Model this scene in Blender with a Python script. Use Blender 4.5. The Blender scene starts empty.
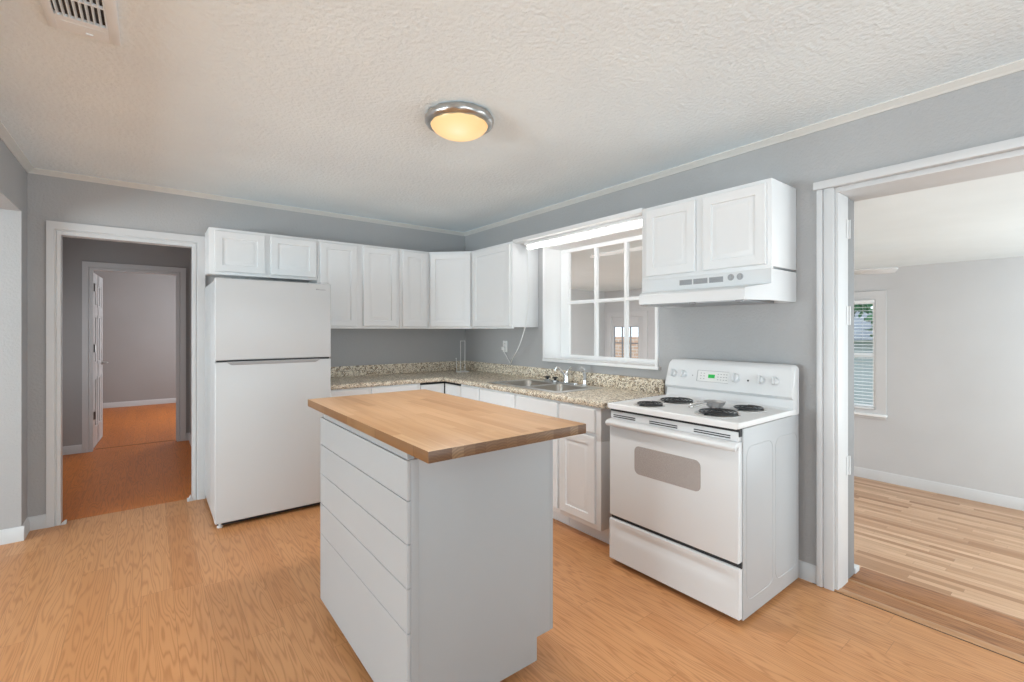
import bpy, bmesh, math, random
from mathutils import Vector, Matrix
R = math.radians
PI = math.pi
random.seed(7)
SC = bpy.context.scene
COL = SC.collection

# ------------------------------------------------------------------ camera, world, exposure
cam_d = bpy.data.cameras.new('camera')
cam = bpy.data.objects.new('camera', cam_d)
COL.objects.link(cam)
cam_d.sensor_width = 36.0
cam_d.lens = 36.0 * 466.8 / 1024.0
cam_d.shift_y = -10.7 / 1024.0
cam_d.clip_start = 0.05
cam.location = (-2.8264, -4.5071, 1.3565)
cam.rotation_euler = (R(90), 0, R(-37.825))
SC.camera = cam

wd = bpy.data.worlds.new('sky')
SC.world = wd
wd.use_nodes = True
bg = wd.node_tree.nodes['Background']
bg.inputs[0].default_value = (0.80, 0.90, 1.0, 1)
bg.inputs[1].default_value = 2.2

def area(name, loc, rot, sx, sy, power, color=(1, 1, 1)):
    d = bpy.data.lights.new(name, 'AREA')
    d.shape = 'RECTANGLE'
    d.size = sx
    d.size_y = sy
    d.energy = power
    d.color = color
    o = bpy.data.objects.new(name, d)
    COL.objects.link(o)
    o.location = loc
    o.rotation_euler = rot
    return o

# added fill lights, unseen: behind the camera, left room, den, bedroom, hall
area('fill_rear', (-2.2, -6.72, 1.15), (R(116), 0, 0), 2.6, 1.5, 54, (0.82, 0.955, 1.0))  # added behind the camera, tilted up to lift the ceiling
area('fill_left_room', (-7.0, -2.6, 1.15), (R(132), 0, R(-90)), 2.6, 1.5, 205, (0.82, 0.955, 1.0))  # added in the left room, tilted up to lift the ceiling
area('fill_den_rear', (2.0, -6.3, 0.95), (R(105), 0, 0), 3.0, 1.6, 108, (0.86, 0.965, 1.0))  # added fill in front of the solid den rear wall
area('fill_den_ceiling', (0.95, 0.35, 2.045), (0, 0, 0), 0.5, 0.5, 75, (0.95, 0.97, 1.0))  # added to brighten the den walls; no fixture above it
area('fill_bedroom', (-1.25, 4.6, 1.4), (R(90), 0, R(90)), 1.4, 1.3, 48, (0.95, 0.97, 1.0))  # added to light the open door; the bedroom wall here is solid
area('fill_hall', (-4.05, 1.35, 1.0), (R(75), 0, R(-90)), 1.4, 1.6, 12, (0.95, 0.97, 1.0))  # added to brighten the hall floor; the hall wall here is solid

SC.view_settings.view_transform = 'Standard'
SC.view_settings.look = 'None'
SC.view_settings.gamma = 1.0
SC.view_settings.exposure = 0.0
SC.view_settings.use_curve_mapping = False
try:
    SC.cycles.use_denoising = True
    SC.cycles.max_bounces = 10
    SC.cycles.diffuse_bounces = 5
    SC.cycles.sample_clamp_indirect = 6.0
except Exception:
    pass

# ------------------------------------------------------------------ materials
class NT:
    """small helper around a node tree"""
    def __init__(s, name):
        s.m = bpy.data.materials.new(name)
        s.m.use_nodes = True
        s.t = s.m.node_tree
        s.b = s.t.nodes['Principled BSDF']
        s.out = s.t.nodes['Material Output']
    def n(s, typ, **kw):
        nd = s.t.nodes.new(typ)
        for k, v in kw.items():
            setattr(nd, k, v)
        return nd
    def l(s, a, b):
        s.t.links.new(a, b)
    def val(s, inp, v):
        if hasattr(v, 'is_linked') or hasattr(v, 'links'):
            s.l(v, inp)
        else:
            inp.default_value = v
    def math(s, op, a, b=None, c=None):
        nd = s.n('ShaderNodeMath', operation=op)
        s.val(nd.inputs[0], a)
        if b is not None: s.val(nd.inputs[1], b)
        if c is not None: s.val(nd.inputs[2], c)
        return nd.outputs[0]
    def obj(s):
        return s.n('ShaderNodeTexCoord').outputs['Object']
    def mapping(s, vec, scale=(1, 1, 1), loc=(0, 0, 0)):
        nd = s.n('ShaderNodeMapping')
        s.l(vec, nd.inputs['Vector'])
        nd.inputs['Scale'].default_value = scale
        nd.inputs['Location'].default_value = loc
        return nd.outputs[0]
    def noise(s, vec, scale, detail=2.0, rough=0.5, dist=0.0):
        nd = s.n('ShaderNodeTexNoise')
        s.l(vec, nd.inputs['Vector'])
        nd.inputs['Scale'].default_value = scale
        nd.inputs['Detail'].default_value = detail
        nd.inputs['Roughness'].default_value = rough
        nd.inputs['Distortion'].default_value = dist
        return nd.outputs['Fac']
    def ramp(s, fac, stops, interp='LINEAR'):
        nd = s.n('ShaderNodeValToRGB')
        s.l(fac, nd.inputs[0])
        cr = nd.color_ramp
        cr.interpolation = interp
        while len(cr.elements) < len(stops):
            cr.elements.new(0.5)
        for e, (p, c) in zip(cr.elements, stops):
            e.position = p
            e.color = (c[0], c[1], c[2], 1)
        return nd.outputs[0]
    def mix(s, fac, a, b, blend='MIX'):
        nd = s.n('ShaderNodeMix', data_type='RGBA', blend_type=blend)
        s.val(nd.inputs[0], fac)
        for i, v in ((6, a), (7, b)):
            if isinstance(v, tuple): nd.inputs[i].default_value = (v[0], v[1], v[2], 1)
            else: s.l(v, nd.inputs[i])
        return nd.outputs[2]
    def bump(s, h, strength, dist):
        nd = s.n('ShaderNodeBump')
        s.l(h, nd.inputs['Height'])
        nd.inputs['Strength'].default_value = strength
        nd.inputs['Distance'].default_value = dist
        s.l(nd.outputs[0], s.b.inputs['Normal'])
    def set(s, color=None, rough=None, metal=None, spec=None):
        if color is not None:
            if isinstance(color, tuple): s.b.inputs['Base Color'].default_value = (color[0], color[1], color[2], 1)
            else: s.l(color, s.b.inputs['Base Color'])
        if rough is not None: s.val(s.b.inputs['Roughness'], rough)
        if metal is not None: s.b.inputs['Metallic'].default_value = metal
        if spec is not None: s.b.inputs['Specular IOR Level'].default_value = spec
        return s.m

def paint(name, color, rough=0.5, bscale=0, bstr=0.2, bdist=0.002, var=0.03, spec=0.4):
    t = NT(name)
    o = t.obj()
    f = t.noise(o, 1.7, 3.0)
    c0 = tuple(c * (1 - var) for c in color)
    c1 = tuple(min(1, c * (1 + var)) for c in color)
    t.set(t.ramp(f, [(0.3, c0), (0.7, c1)]), rough, spec=spec)
    if bscale:
        h = t.noise(o, bscale, 3.0, 0.55)
        t.bump(h, bstr, bdist)
    return t.m

def wood_floor(name, width, length, tones, grain_c, gs=9.0, rings=30.0, rough=0.32, seam=0.75, strips=False, gw=0.5):
    """planks running along y; each plank has its own tone and cathedral figure"""
    t = NT(name)
    o = t.obj()
    sep = t.n('ShaderNodeSeparateXYZ'); t.l(o, sep.inputs[0])
    x, y = sep.outputs[0], sep.outputs[1]
    xs = t.math('DIVIDE', x, width)
    col = t.math('FLOOR', xs)
    wn = t.n('ShaderNodeTexWhiteNoise', noise_dimensions='1D'); t.l(col, wn.inputs['W'])
    ys = t.math('ADD', t.math('DIVIDE', y, length), t.math('MULTIPLY', wn.outputs['Value'], 7.3))
    row = t.math('FLOOR', ys)
    comb = t.n('ShaderNodeCombineXYZ'); t.l(col, comb.inputs[0]); t.l(row, comb.inputs[1])
    wn2 = t.n('ShaderNodeTexWhiteNoise', noise_dimensions='2D'); t.l(comb.outputs[0], wn2.inputs['Vector'])
    rnd = wn2.outputs['Value']
    tone = t.ramp(rnd, tones)
    gx = t.math('ADD', t.math('MULTIPLY', x, gs), t.math('MULTIPLY', rnd, 41.0))
    gy = t.math('MULTIPLY', y, gs * 0.07)
    gv = t.n('ShaderNodeCombineXYZ'); t.l(gx, gv.inputs[0]); t.l(gy, gv.inputs[1]); t.l(rnd, gv.inputs[2])
    n1 = t.noise(gv.outputs[0], 1.0, 1.5, 0.45)
    ring = t.math('SINE', t.math('MULTIPLY', n1, rings * 2.2))
    ring = t.math('POWER', t.math('MULTIPLY_ADD', ring, 0.5, 0.5), 3.0)
    gx2 = t.math('MULTIPLY', x, 160.0)
    gv2 = t.n('ShaderNodeCombineXYZ'); t.l(gx2, gv2.inputs[0]); t.l(t.math('MULTIPLY', y, 5.0), gv2.inputs[1])
    fine = t.noise(gv2.outputs[0], 1.0, 3.0, 0.6)
    g = t.math('MULTIPLY', ring, t.math('MULTIPLY_ADD', fine, 0.9, 0.25))
    g = t.math('MULTIPLY', g, gw)
    colr = t.mix(g, tone, grain_c)
    fr = t.math('FRACT', xs)
    e1 = t.math('GREATER_THAN', t.math('ABSOLUTE', t.math('SUBTRACT', fr, 0.5)), 0.5 - 0.0012 / width)
    fy = t.math('FRACT', ys)
    e2 = t.math('GREATER_THAN', t.math('ABSOLUTE', t.math('SUBTRACT', fy, 0.5)), 0.5 - 0.0012 / length)
    e = t.math('MULTIPLY', t.math('MAXIMUM', e1, e2), 1 - seam)
    colr = t.mix(e, colr, tuple(c * 0.35 for c in grain_c))
    rr = t.math('MULTIPLY_ADD', fine, 0.16, rough - 0.08)
    t.set(colr, rr, spec=0.34)
    t.bump(t.math('SUBTRACT', t.math('MULTIPLY', fine, 0.25), e), 0.12, 0.001)
    return t.m

M = {}
M['wall'] = paint('wall_paint', (0.43, 0.428, 0.432), 0.55, 65, 0.5, 0.006)
M['hall_wall'] = paint('hall_paint', (0.40, 0.395, 0.395), 0.6, 75, 0.25, 0.003)
M['den_wall'] = paint('den_paint', (0.60, 0.605, 0.615), 0.6, 75, 0.15, 0.003)
M['ceiling'] = paint('ceiling_texture', (0.85, 0.935, 0.98), 0.75, 48, 0.8, 0.009)
M['den_ceiling'] = paint('den_ceiling_paint', (0.80, 0.86, 0.88), 0.75, 48, 0.2, 0.004)
M['trim'] = paint('trim_paint', (0.64, 0.642, 0.648), 0.35, 0)
M['crown'] = paint('crown_paint', (0.70, 0.69, 0.66), 0.45, 0)
M['cab'] = paint('cabinet_paint', (0.80, 0.807, 0.815), 0.38, 30, 0.04, 0.002, var=0.015)
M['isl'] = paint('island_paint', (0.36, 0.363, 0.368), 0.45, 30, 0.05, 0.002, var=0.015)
M['reveal_shade'] = paint('reveal_shade_grey', (0.24, 0.24, 0.243), 0.55)  # darker than the wall paint, to shade the over-lit reveal
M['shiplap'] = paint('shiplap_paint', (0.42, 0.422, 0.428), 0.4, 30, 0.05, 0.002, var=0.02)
M['winwhite'] = paint('window_paint', (0.86, 0.86, 0.86), 0.4, 0, var=0.01)
M['enamel'] = paint('white_enamel', (0.72, 0.727, 0.735), 0.30, 0, var=0.01, spec=0.3)
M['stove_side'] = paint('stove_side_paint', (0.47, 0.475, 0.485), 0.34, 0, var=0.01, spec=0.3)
M['cooktop'] = paint('cooktop_enamel', (0.80, 0.80, 0.80), 0.42, 0, var=0.01, spec=0.2)
M['fridge'] = paint('fridge_enamel', (0.60, 0.61, 0.62), 0.36, 260, 0.03, 0.001, var=0.01)
M['plastic'] = paint('white_plastic', (0.78, 0.78, 0.77), 0.35, 0)
M['greyplastic'] = paint('grey_plastic', (0.42, 0.42, 0.43), 0.45, 0)
M['handle_grey'] = paint('moulded_grip_grey', (0.38, 0.38, 0.39), 0.4, 0)
M['dark'] = paint('dark_gap', (0.03, 0.03, 0.032), 0.6, 0)
M['black'] = paint('black_coil', (0.03, 0.03, 0.032), 0.28, 0)
M['slot'] = paint('slot_grey', (0.30, 0.30, 0.31), 0.5, 0)
M['print'] = paint('printed_grey', (0.36, 0.36, 0.38), 0.5, 0)
M['rubber'] = paint('black_rubber', (0.03, 0.03, 0.03), 0.6, 0)
M['ventmetal'] = paint('vent_enamel', (0.84, 0.90, 0.94), 0.45, 0)
M['board_brown'] = None

def metal(name, color, rough, brushed=False):
    t = NT(name)
    o = t.obj()
    f = t.noise(t.mapping(o, (1, 1, 12) if brushed else (1, 1, 1)), 40 if brushed else 12, 3.0)
    t.set(t.ramp(f, [(0.3, tuple(c * 0.92 for c in color)), (0.7, color)]), rough, 1.0)
    return t.m
M['chrome'] = metal('chrome', (0.82, 0.83, 0.84), 0.08)
M['steel'] = metal('stainless_steel', (0.74, 0.735, 0.725), 0.36, True)
M['sinkbowl'] = metal('steel_bowl', (0.50, 0.465, 0.42), 0.33, True)
M['nickel'] = metal('brushed_nickel', (0.52, 0.515, 0.505), 0.28)
M['hinge'] = metal('hinge_metal', (0.35, 0.34, 0.33), 0.4)
M['hinge_white'] = M['trim']
M['aluminium'] = metal('dull_aluminium', (0.50, 0.50, 0.51), 0.4)

M['floor'] = wood_floor('oak_laminate', 0.130, 1.21,
    [(0.0, (0.57, 0.255, 0.100)), (0.35, (0.62, 0.295, 0.125)), (0.7, (0.65, 0.318, 0.140)), (1.0, (0.59, 0.273, 0.110))],
    (0.36, 0.130, 0.042), 19.0, 36.0, 0.34, 0.72, gw=0.66)
M['hall_floor'] = wood_floor('hall_laminate', 0.130, 1.21,
    [(0.0, (0.60, 0.170, 0.022)), (0.5, (0.66, 0.195, 0.028)), (1.0, (0.62, 0.18, 0.024))],
    (0.28, 0.075, 0.014), 19.0, 34.0, 0.40, 0.7, gw=0.5)
M['den_floor'] = wood_floor('den_strip_oak', 0.057, 0.95,
    [(0.0, (0.37, 0.195, 0.10)), (0.3, (0.56, 0.34, 0.205)), (0.65, (0.68, 0.45, 0.29)), (1.0, (0.42, 0.235, 0.128))],
    (0.34, 0.165, 0.085), 14.0, 20.0, 0.33, 0.6, gw=0.35)
M['worn'] = wood_floor('worn_threshold_oak', 0.235, 2.6,
    [(0.0, (0.38, 0.165, 0.066)), (1.0, (0.44, 0.20, 0.085))], (0.13, 0.05, 0.02), 22.0, 26.0, 0.42, 0.9, gw=0.75)
M['nosing'] = wood_floor('light_nosing_oak', 0.4, 2.0,
    [(0.0, (0.50, 0.26, 0.12)), (1.0, (0.56, 0.30, 0.15))], (0.30, 0.13, 0.05), 18.0, 20.0, 0.35, 0.95, gw=0.4)
M['butcher'] = wood_floor('butcher_block', 0.042, 0.46,
    [(0.0, (0.42, 0.222, 0.098)), (0.3, (0.53, 0.305, 0.150)), (0.7, (0.58, 0.350, 0.185)), (1.0, (0.47, 0.258, 0.120))],
    (0.34, 0.155, 0.060), 12.0, 14.0, 0.38, 0.9, gw=0.30)

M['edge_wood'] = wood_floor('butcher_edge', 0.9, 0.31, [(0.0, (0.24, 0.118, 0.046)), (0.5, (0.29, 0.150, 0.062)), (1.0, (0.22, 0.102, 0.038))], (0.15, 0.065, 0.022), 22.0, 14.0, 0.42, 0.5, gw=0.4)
def end_grain():
    t = NT('butcher_end_grain')
    o = t.obj()
    sep = t.n('ShaderNodeSeparateXYZ'); t.l(o, sep.inputs[0])
    xs = t.math('DIVIDE', sep.outputs[0], 0.042)
    col = t.math('FLOOR', xs)
    wn = t.n('ShaderNodeTexWhiteNoise', noise_dimensions='1D'); t.l(col, wn.inputs['W'])
    fx = t.math('SUBTRACT', t.math('FRACT', xs), wn.outputs['Value'])
    cz = t.math('MULTIPLY', t.math('SUBTRACT', sep.outputs[2], 0.93), 22.0)
    d = t.math('SQRT', t.math('ADD', t.math('MULTIPLY', fx, fx), t.math('MULTIPLY', cz, cz)))
    n = t.noise(o, 60, 2.0)
    ring = t.math('MULTIPLY_ADD', t.math('SINE', t.math('ADD', t.math('MULTIPLY', d, 30.0), t.math('MULTIPLY', n, 4.0))), 0.5, 0.5)
    tone = t.ramp(wn.outputs['Value'], [(0.0, (0.13, 0.062, 0.026)), (0.6, (0.18, 0.090, 0.040)), (0.85, (0.22, 0.125, 0.062)), (1.0, (0.30, 0.185, 0.10))])
    t.set(t.mix(t.math('MULTIPLY', ring, 0.45), tone, (0.075, 0.032, 0.013)), 0.45)
    return t.m
M['end_grain'] = end_grain()

def granite():
    t = NT('speckled_laminate')
    o = t.obj()
    dv = t.mix(0.06, o, t.n('ShaderNodeTexNoise').outputs['Color'])
    v = t.n('ShaderNodeTexVoronoi'); v.inputs['Scale'].default_value = 95; t.l(dv, v.inputs['Vector'])
    sepc = t.n('ShaderNodeSeparateColor'); t.l(v.outputs['Color'], sepc.inputs[0])
    a = t.ramp(sepc.outputs[0], [(0.0, (0.17, 0.115, 0.07)), (0.14, (0.36, 0.26, 0.165)), (0.3, (0.76, 0.67, 0.53)), (0.55, (0.90, 0.83, 0.70)),
                                 (0.78, (0.63, 0.51, 0.38)), (0.9, (0.74, 0.67, 0.58)), (1.0, (0.46, 0.41, 0.36))], 'CONSTANT')
    v2 = t.n('ShaderNodeTexVoronoi'); v2.inputs['Scale'].default_value = 170; t.l(o, v2.inputs['Vector'])
    s2 = t.n('ShaderNodeSeparateColor'); t.l(v2.outputs['Color'], s2.inputs[0])
    dark = t.math('GREATER_THAN', s2.outputs[1], 0.90)
    big = t.noise(o, 9, 3.0)
    c = t.mix(dark, a, (0.06, 0.04, 0.028))
    c = t.mix(t.math('MULTIPLY', big, 0.35), c, (0.78, 0.72, 0.61))
    t.set(c, 0.34, spec=0.22)
    return t.m
M['granite'] = granite()

def emis(name, color, strength):
    t = NT(name)
    f = t.noise(t.obj(), 8, 2.0)
    t.set(color, 0.4)
    t.l(t.ramp(f, [(0.0, tuple(c * 0.97 for c in color)), (1.0, color)]), t.b.inputs['Emission Color'])
    t.b.inputs['Emission Strength'].default_value = strength
    return t.m
M['tube'] = emis('fluorescent_tube', (1.0, 1.0, 1.0), 10.0)
M['led'] = emis('green_display', (0.01, 0.30, 0.05), 0.55)

def bowl_mat():
    t = NT('amber_glass_bowl')
    t.set((0.12, 0.09, 0.05), 0.30)
    o = t.obj()
    sep = t.n('ShaderNodeSeparateXYZ'); t.l(o, sep.inputs[0])
    n = t.noise(o, 18, 2.0)
    dx = t.math('SUBTRACT', sep.outputs[0], -1.61); dy = t.math('SUBTRACT', sep.outputs[1], -2.50)
    rr = t.math('SQRT', t.math('ADD', t.math('MULTIPLY', dx, dx), t.math('MULTIPLY', dy, dy)))
    rr = t.math('ADD', t.math('DIVIDE', rr, 0.15), t.math('MULTIPLY', t.math('SUBTRACT', n, 0.5), 0.12))
    c = t.ramp(rr, [(0.0, (1.0, 0.88, 0.56)), (0.45, (1.0, 0.76, 0.38)), (1.0, (0.98, 0.57, 0.22))])
    t.l(c, t.b.inputs['Emission Color'])
    t.b.inputs['Emission Strength'].default_value = 0.97
    return t.m
M['bowl'] = bowl_mat()

def glass(name, refl=0.10, tint=(0.95, 0.96, 0.96)):
    t = NT(name)
    tr = t.n('ShaderNodeBsdfTransparent'); tr.inputs[0].default_value = (*tint, 1)
    gl = t.n('ShaderNodeBsdfGlossy'); gl.inputs['Roughness'].default_value = 0.015
    lw = t.n('ShaderNodeLayerWeight'); lw.inputs[0].default_value = 0.5
    fac = t.math('MULTIPLY_ADD', t.math('POWER', lw.outputs['Facing'], 4.0), 0.35, refl)
    mx = t.n('ShaderNodeMixShader'); t.l(fac, mx.inputs[0])
    t.l(tr.outputs[0], mx.inputs[1]); t.l(gl.outputs[0], mx.inputs[2])
    t.l(mx.outputs[0], t.out.inputs[0])
    return t.m
M['glass'] = glass('window_glass', 0.014, (0.97, 0.975, 0.975))
M['clear'] = glass('clear_glass', 0.02)

def oven_glass():
    t = NT('tinted_oven_glass')
    o = t.obj()
    f = t.noise(o, 400, 1.0)
    t.set(t.ramp(f, [(0.4, (0.36, 0.325, 0.31)), (0.6, (0.47, 0.43, 0.41))]), 0.10, spec=0.6)
    return t.m
M['oven_glass'] = oven_glass()

def brick_mat():
    t = NT('garden_brick')
    o = t.obj()
    sep = t.n('ShaderNodeSeparateXYZ'); t.l(o, sep.inputs[0])
    cb = t.n('ShaderNodeCombineXYZ'); t.l(sep.outputs[1], cb.inputs[0]); t.l(sep.outputs[2], cb.inputs[1])
    b = t.n('ShaderNodeTexBrick'); t.l(cb.outputs[0], b.inputs['Vector'])
    b.inputs['Scale'].default_value = 1.0
    b.inputs['Brick Width'].default_value = 0.23
    b.inputs['Row Height'].default_value = 0.08
    b.inputs['Mortar Size'].default_value = 0.006
    b.inputs['Color1'].default_value = (0.62, 0.36, 0.25, 1)
    b.inputs['Color2'].default_value = (0.70, 0.45, 0.33, 1)
    b.inputs['Mortar'].default_value = (0.75, 0.70, 0.66, 1)
    t.set(b.outputs['Color'], 0.8)
    return t.m
M['brick'] = brick_mat()
M['siding'] = paint('house_siding', (0.62, 0.66, 0.72), 0.6, 0)
M['roofing'] = paint('roof_shingle', (0.22, 0.24, 0.27), 0.8, 40, 0.4, 0.01)
M['bark'] = paint('bark', (0.12, 0.09, 0.06), 0.9, 30, 0.6, 0.02)
M['leaf'] = paint('leaf_green', (0.10, 0.24, 0.12), 0.5, 0, var=0.4)
M['lawn'] = paint('lawn', (0.14, 0.22, 0.07), 0.9, 60, 0.5, 0.02, var=0.3)
M['blind'] = paint('blind_slat', (0.82, 0.83, 0.84), 0.5, 0)

# ------------------------------------------------------------------ mesh helpers
def new():
    return bmesh.new()

def _merge(bm, tmp):
    me = bpy.data.meshes.new('tmp')
    tmp.to_mesh(me)
    tmp.free()
    bm.from_mesh(me)
    bpy.data.meshes.remove(me)

def box(bm, x0, x1, y0, y1, z0, z1, bev=0.0, seg=2, mi=0):
    t = bmesh.new()
    r = bmesh.ops.create_cube(t, size=1.0)
    for v in t.verts:
        v.co = Vector(((x0 + x1) / 2 + v.co.x * abs(x1 - x0), (y0 + y1) / 2 + v.co.y * abs(y1 - y0), (z0 + z1) / 2 + v.co.z * abs(z1 - z0)))
    if bev > 0:
        b = min(bev, 0.45 * min(abs(x1 - x0), abs(y1 - y0), abs(z1 - z0)))
        bmesh.ops.bevel(t, geom=list(t.edges), offset=b, segments=seg, profile=0.5, affect='EDGES')
    for f in t.faces:
        f.material_index = mi
    _merge(bm, t)

def prism(bm, poly, axis, lo, hi, bev=0.0, seg=2):
    """poly: 2D points. axis 'x': (y,z); 'y': (x,z); 'z': (x,y)"""
    t = bmesh.new()
    def P(a, b, c):
        return {'x': (c, a, b), 'y': (a, c, b), 'z': (a, b, c)}[axis]
    v0 = [t.verts.new(P(a, b, lo)) for a, b in poly]
    v1 = [t.verts.new(P(a, b, hi)) for a, b in poly]
    n = len(poly)
    t.faces.new(v0)
    t.faces.new(list(reversed(v1)))
    for i in range(n):
        t.faces.new((v0[i], v1[i], v1[(i + 1) % n], v0[(i + 1) % n]))
    bmesh.ops.recalc_face_normals(t, faces=t.faces)
    if bev > 0:
        ed = [e for e in t.edges if e.calc_face_angle(0) > R(30)]
        bmesh.ops.bevel(t, geom=ed, offset=bev, segments=seg, profile=0.5, affect='EDGES')
    _merge(bm, t)

def rounded_rect(a0, a1, b0, b1, r, n=6):
    pts = []
    for cx, cy, s in ((a1 - r, b1 - r, 0), (a0 + r, b1 - r, 90), (a0 + r, b0 + r, 180), (a1 - r, b0 + r, 270)):
        for i in range(n + 1):
            a = R(s + 90 * i / n)
            pts.append((cx + r * math.cos(a), cy + r * math.sin(a)))
    return pts

def frame_of(d):
    d = d.normalized()
    u = Vector((0, 0, 1)).cross(d)
    if u.length < 1e-4:
        u = Vector((1, 0, 0)).cross(d)
    u.normalize()
    return u, d.cross(u)

def tube(bm, pts, r, n=10, closed=False, cap=True, r1=None, twist=0):
    pts = [Vector(p) for p in pts]
    m = len(pts)
    rings = []
    up = None
    for i, p in enumerate(pts):
        a = pts[(i - 1) % m] if (closed or i > 0) else p
        b = pts[(i + 1) % m] if (closed or i < m - 1) else p
        d = (b - a).normalized()
        if up is None:
            u, w = frame_of(d)
        else:
            u = up - d * up.dot(d)
            if u.length < 1e-5:
                u, w = frame_of(d)
            u.normalize()
            w = d.cross(u)
        up = u
        rr = r if r1 is None else r + (r1 - r) * i / (m - 1)
        rings.append([bm.verts.new(p + (u * math.cos(2 * PI * k / n) + w * math.sin(2 * PI * k / n)) * rr) for k in range(n)])
    for i in range(m if closed else m - 1):
        A, B = rings[i], rings[(i + 1) % m]
        for k in range(n):
            bm.faces.new((A[k], A[(k + 1) % n], B[(k + 1) % n], B[k]))
    if cap and not closed:
        bm.faces.new(list(reversed(rings[0])))
        bm.faces.new(rings[-1])

def lathe(bm, prof, c, axis='z', n=32):
    """prof [(r,h)] about an axis through c; axis 'z','x','y' or '-x' etc."""
    ax = {'x': Vector((1, 0, 0)), 'y': Vector((0, 1, 0)), 'z': Vector((0, 0, 1)), '-x': Vector((-1, 0, 0)), '-y': Vector((0, -1, 0)), '-z': Vector((0, 0, -1))}[axis] if isinstance(axis, str) else axis.normalized()
    u, w = frame_of(ax)
    c = Vector(c)
    rings = []
    for r, h in prof:
        if r < 1e-6:
            rings.append([bm.verts.new(c + ax * h)])
        else:
            rings.append([bm.verts.new(c + ax * h + (u * math.cos(2 * PI * k / n) + w * math.sin(2 * PI * k / n)) * r) for k in range(n)])
    for A, B in zip(rings, rings[1:]):
        if len(A) == 1 and len(B) == 1:
            continue
        for k in range(n):
            k2 = (k + 1) % n
            if len(A) == 1: bm.faces.new((A[0], B[k2], B[k]))
            elif len(B) == 1: bm.faces.new((A[k], A[k2], B[0]))
            else: bm.faces.new((A[k], A[k2], B[k2], B[k]))

def smooth_path(pts, n=8):
    pts = [Vector(p) for p in pts]
    out = []
    for i in range(len(pts) - 1):
        p0 = pts[max(i - 1, 0)]; p1 = pts[i]; p2 = pts[i + 1]; p3 = pts[min(i + 2, len(pts) - 1)]
        for k in range(n):
            t = k / n
            out.append(0.5 * ((2 * p1) + (p2 - p0) * t + (2 * p0 - 5 * p1 + 4 * p2 - p3) * t * t + (3 * p1 - p0 - 3 * p2 + p3) * t ** 3))
    out.append(pts[-1])
    return out

WORLD = {}
def _mesh(name, bm, mat, smooth=None):
    bmesh.ops.recalc_face_normals(bm, faces=bm.faces)
    me = bpy.data.meshes.new(name)
    bm.to_mesh(me)
    bm.free()
    for mm in (mat if isinstance(mat, (list, tuple)) else [mat]):
        me.materials.append(mm)
    for p in me.polygons:
        p.use_smooth = True
    try:
        me.set_sharp_from_angle(angle=R(smooth if smooth is not None else 35))
    except Exception:
        pass
    return me

def tag(o, label=None, cat=None, group=None, kind=None):
    if label: o['label'] = label
    if cat: o['category'] = cat
    if group: o['group'] = group
    if kind: o['kind'] = kind
    return o

def empty(name, loc, label, cat, group=None):
    o = bpy.data.objects.new(name, None)
    o.empty_display_size = 0.1
    COL.objects.link(o)
    o.location = loc
    WORLD[o] = Vector(loc)
    return tag(o, label, cat, group)

def part(name, bm, mat, parent, label=None, smooth=None):
    o = bpy.data.objects.new(name, _mesh(name, bm, mat, smooth))
    COL.objects.link(o)
    o.parent = parent
    o.location = -WORLD[parent]
    WORLD[o] = Vector((0, 0, 0))
    if label: o['label'] = label
    return o

def solo(name, bm, mat, loc, label, cat, group=None, smooth=None):
    """a thing that is one mesh, its origin at loc"""
    bmesh.ops.translate(bm, verts=bm.verts, vec=-Vector(loc))
    o = bpy.data.objects.new(name, _mesh(name, bm, mat, smooth))
    COL.objects.link(o)
    o.location = loc
    WORLD[o] = Vector(loc)
    return tag(o, label, cat, group)

def struct(name, bm, mat, smooth=None):
    o = bpy.data.objects.new(name, _mesh(name, bm, mat, smooth))
    COL.objects.link(o)
    o['kind'] = 'structure'
    WORLD[o] = Vector((0, 0, 0))
    return o

def sweep_rect(bm, plane, c, a0, a1, b0, b1, prof, out, closed=False, sl=1.0):
    """Mitred moulding round an opening a0..a1 x b0..b1 in the plane 'x' or 'y' = c.
    prof: [(outward distance, thickness)]; out: +1/-1 side it stands proud of. open = U (no sill side)."""
    def P(a, b, t):
        return (c + out * t, a, b) if plane == 'x' else (a, c + out * t, b)
    rows = []
    for d, t in prof:
        if closed:
            rows.append([(a0 - d, b0 - d, t), (a0 - d, b1 + d, t), (a1 + d, b1 + d, t), (a1 + d, b0 - d, t)])
        else:
            rows.append([(a0 - d * sl, b0, t), (a0 - d * sl, b1 + d, t), (a1 + d, b1 + d, t), (a1 + d, b0, t)])
    V = [[bm.verts.new(P(*p)) for p in row] for row in rows]
    m = 4
    for i in range(len(V) - 1):
        for k in range(m if closed else m - 1):
            k2 = (k + 1) % m
            bm.faces.new((V[i][k], V[i][k2], V[i + 1][k2], V[i + 1][k]))

CASING = [(-0.003, 0.0), (-0.003, 0.011), (0.022, 0.014), (0.026, 0.009), (0.032, 0.009), (0.036, 0.016), (0.086, 0.020), (0.086, 0.0)]

def extrude_profile(bm, prof, axis, lo, hi):
    prism(bm, prof, axis, lo, hi)

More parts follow.
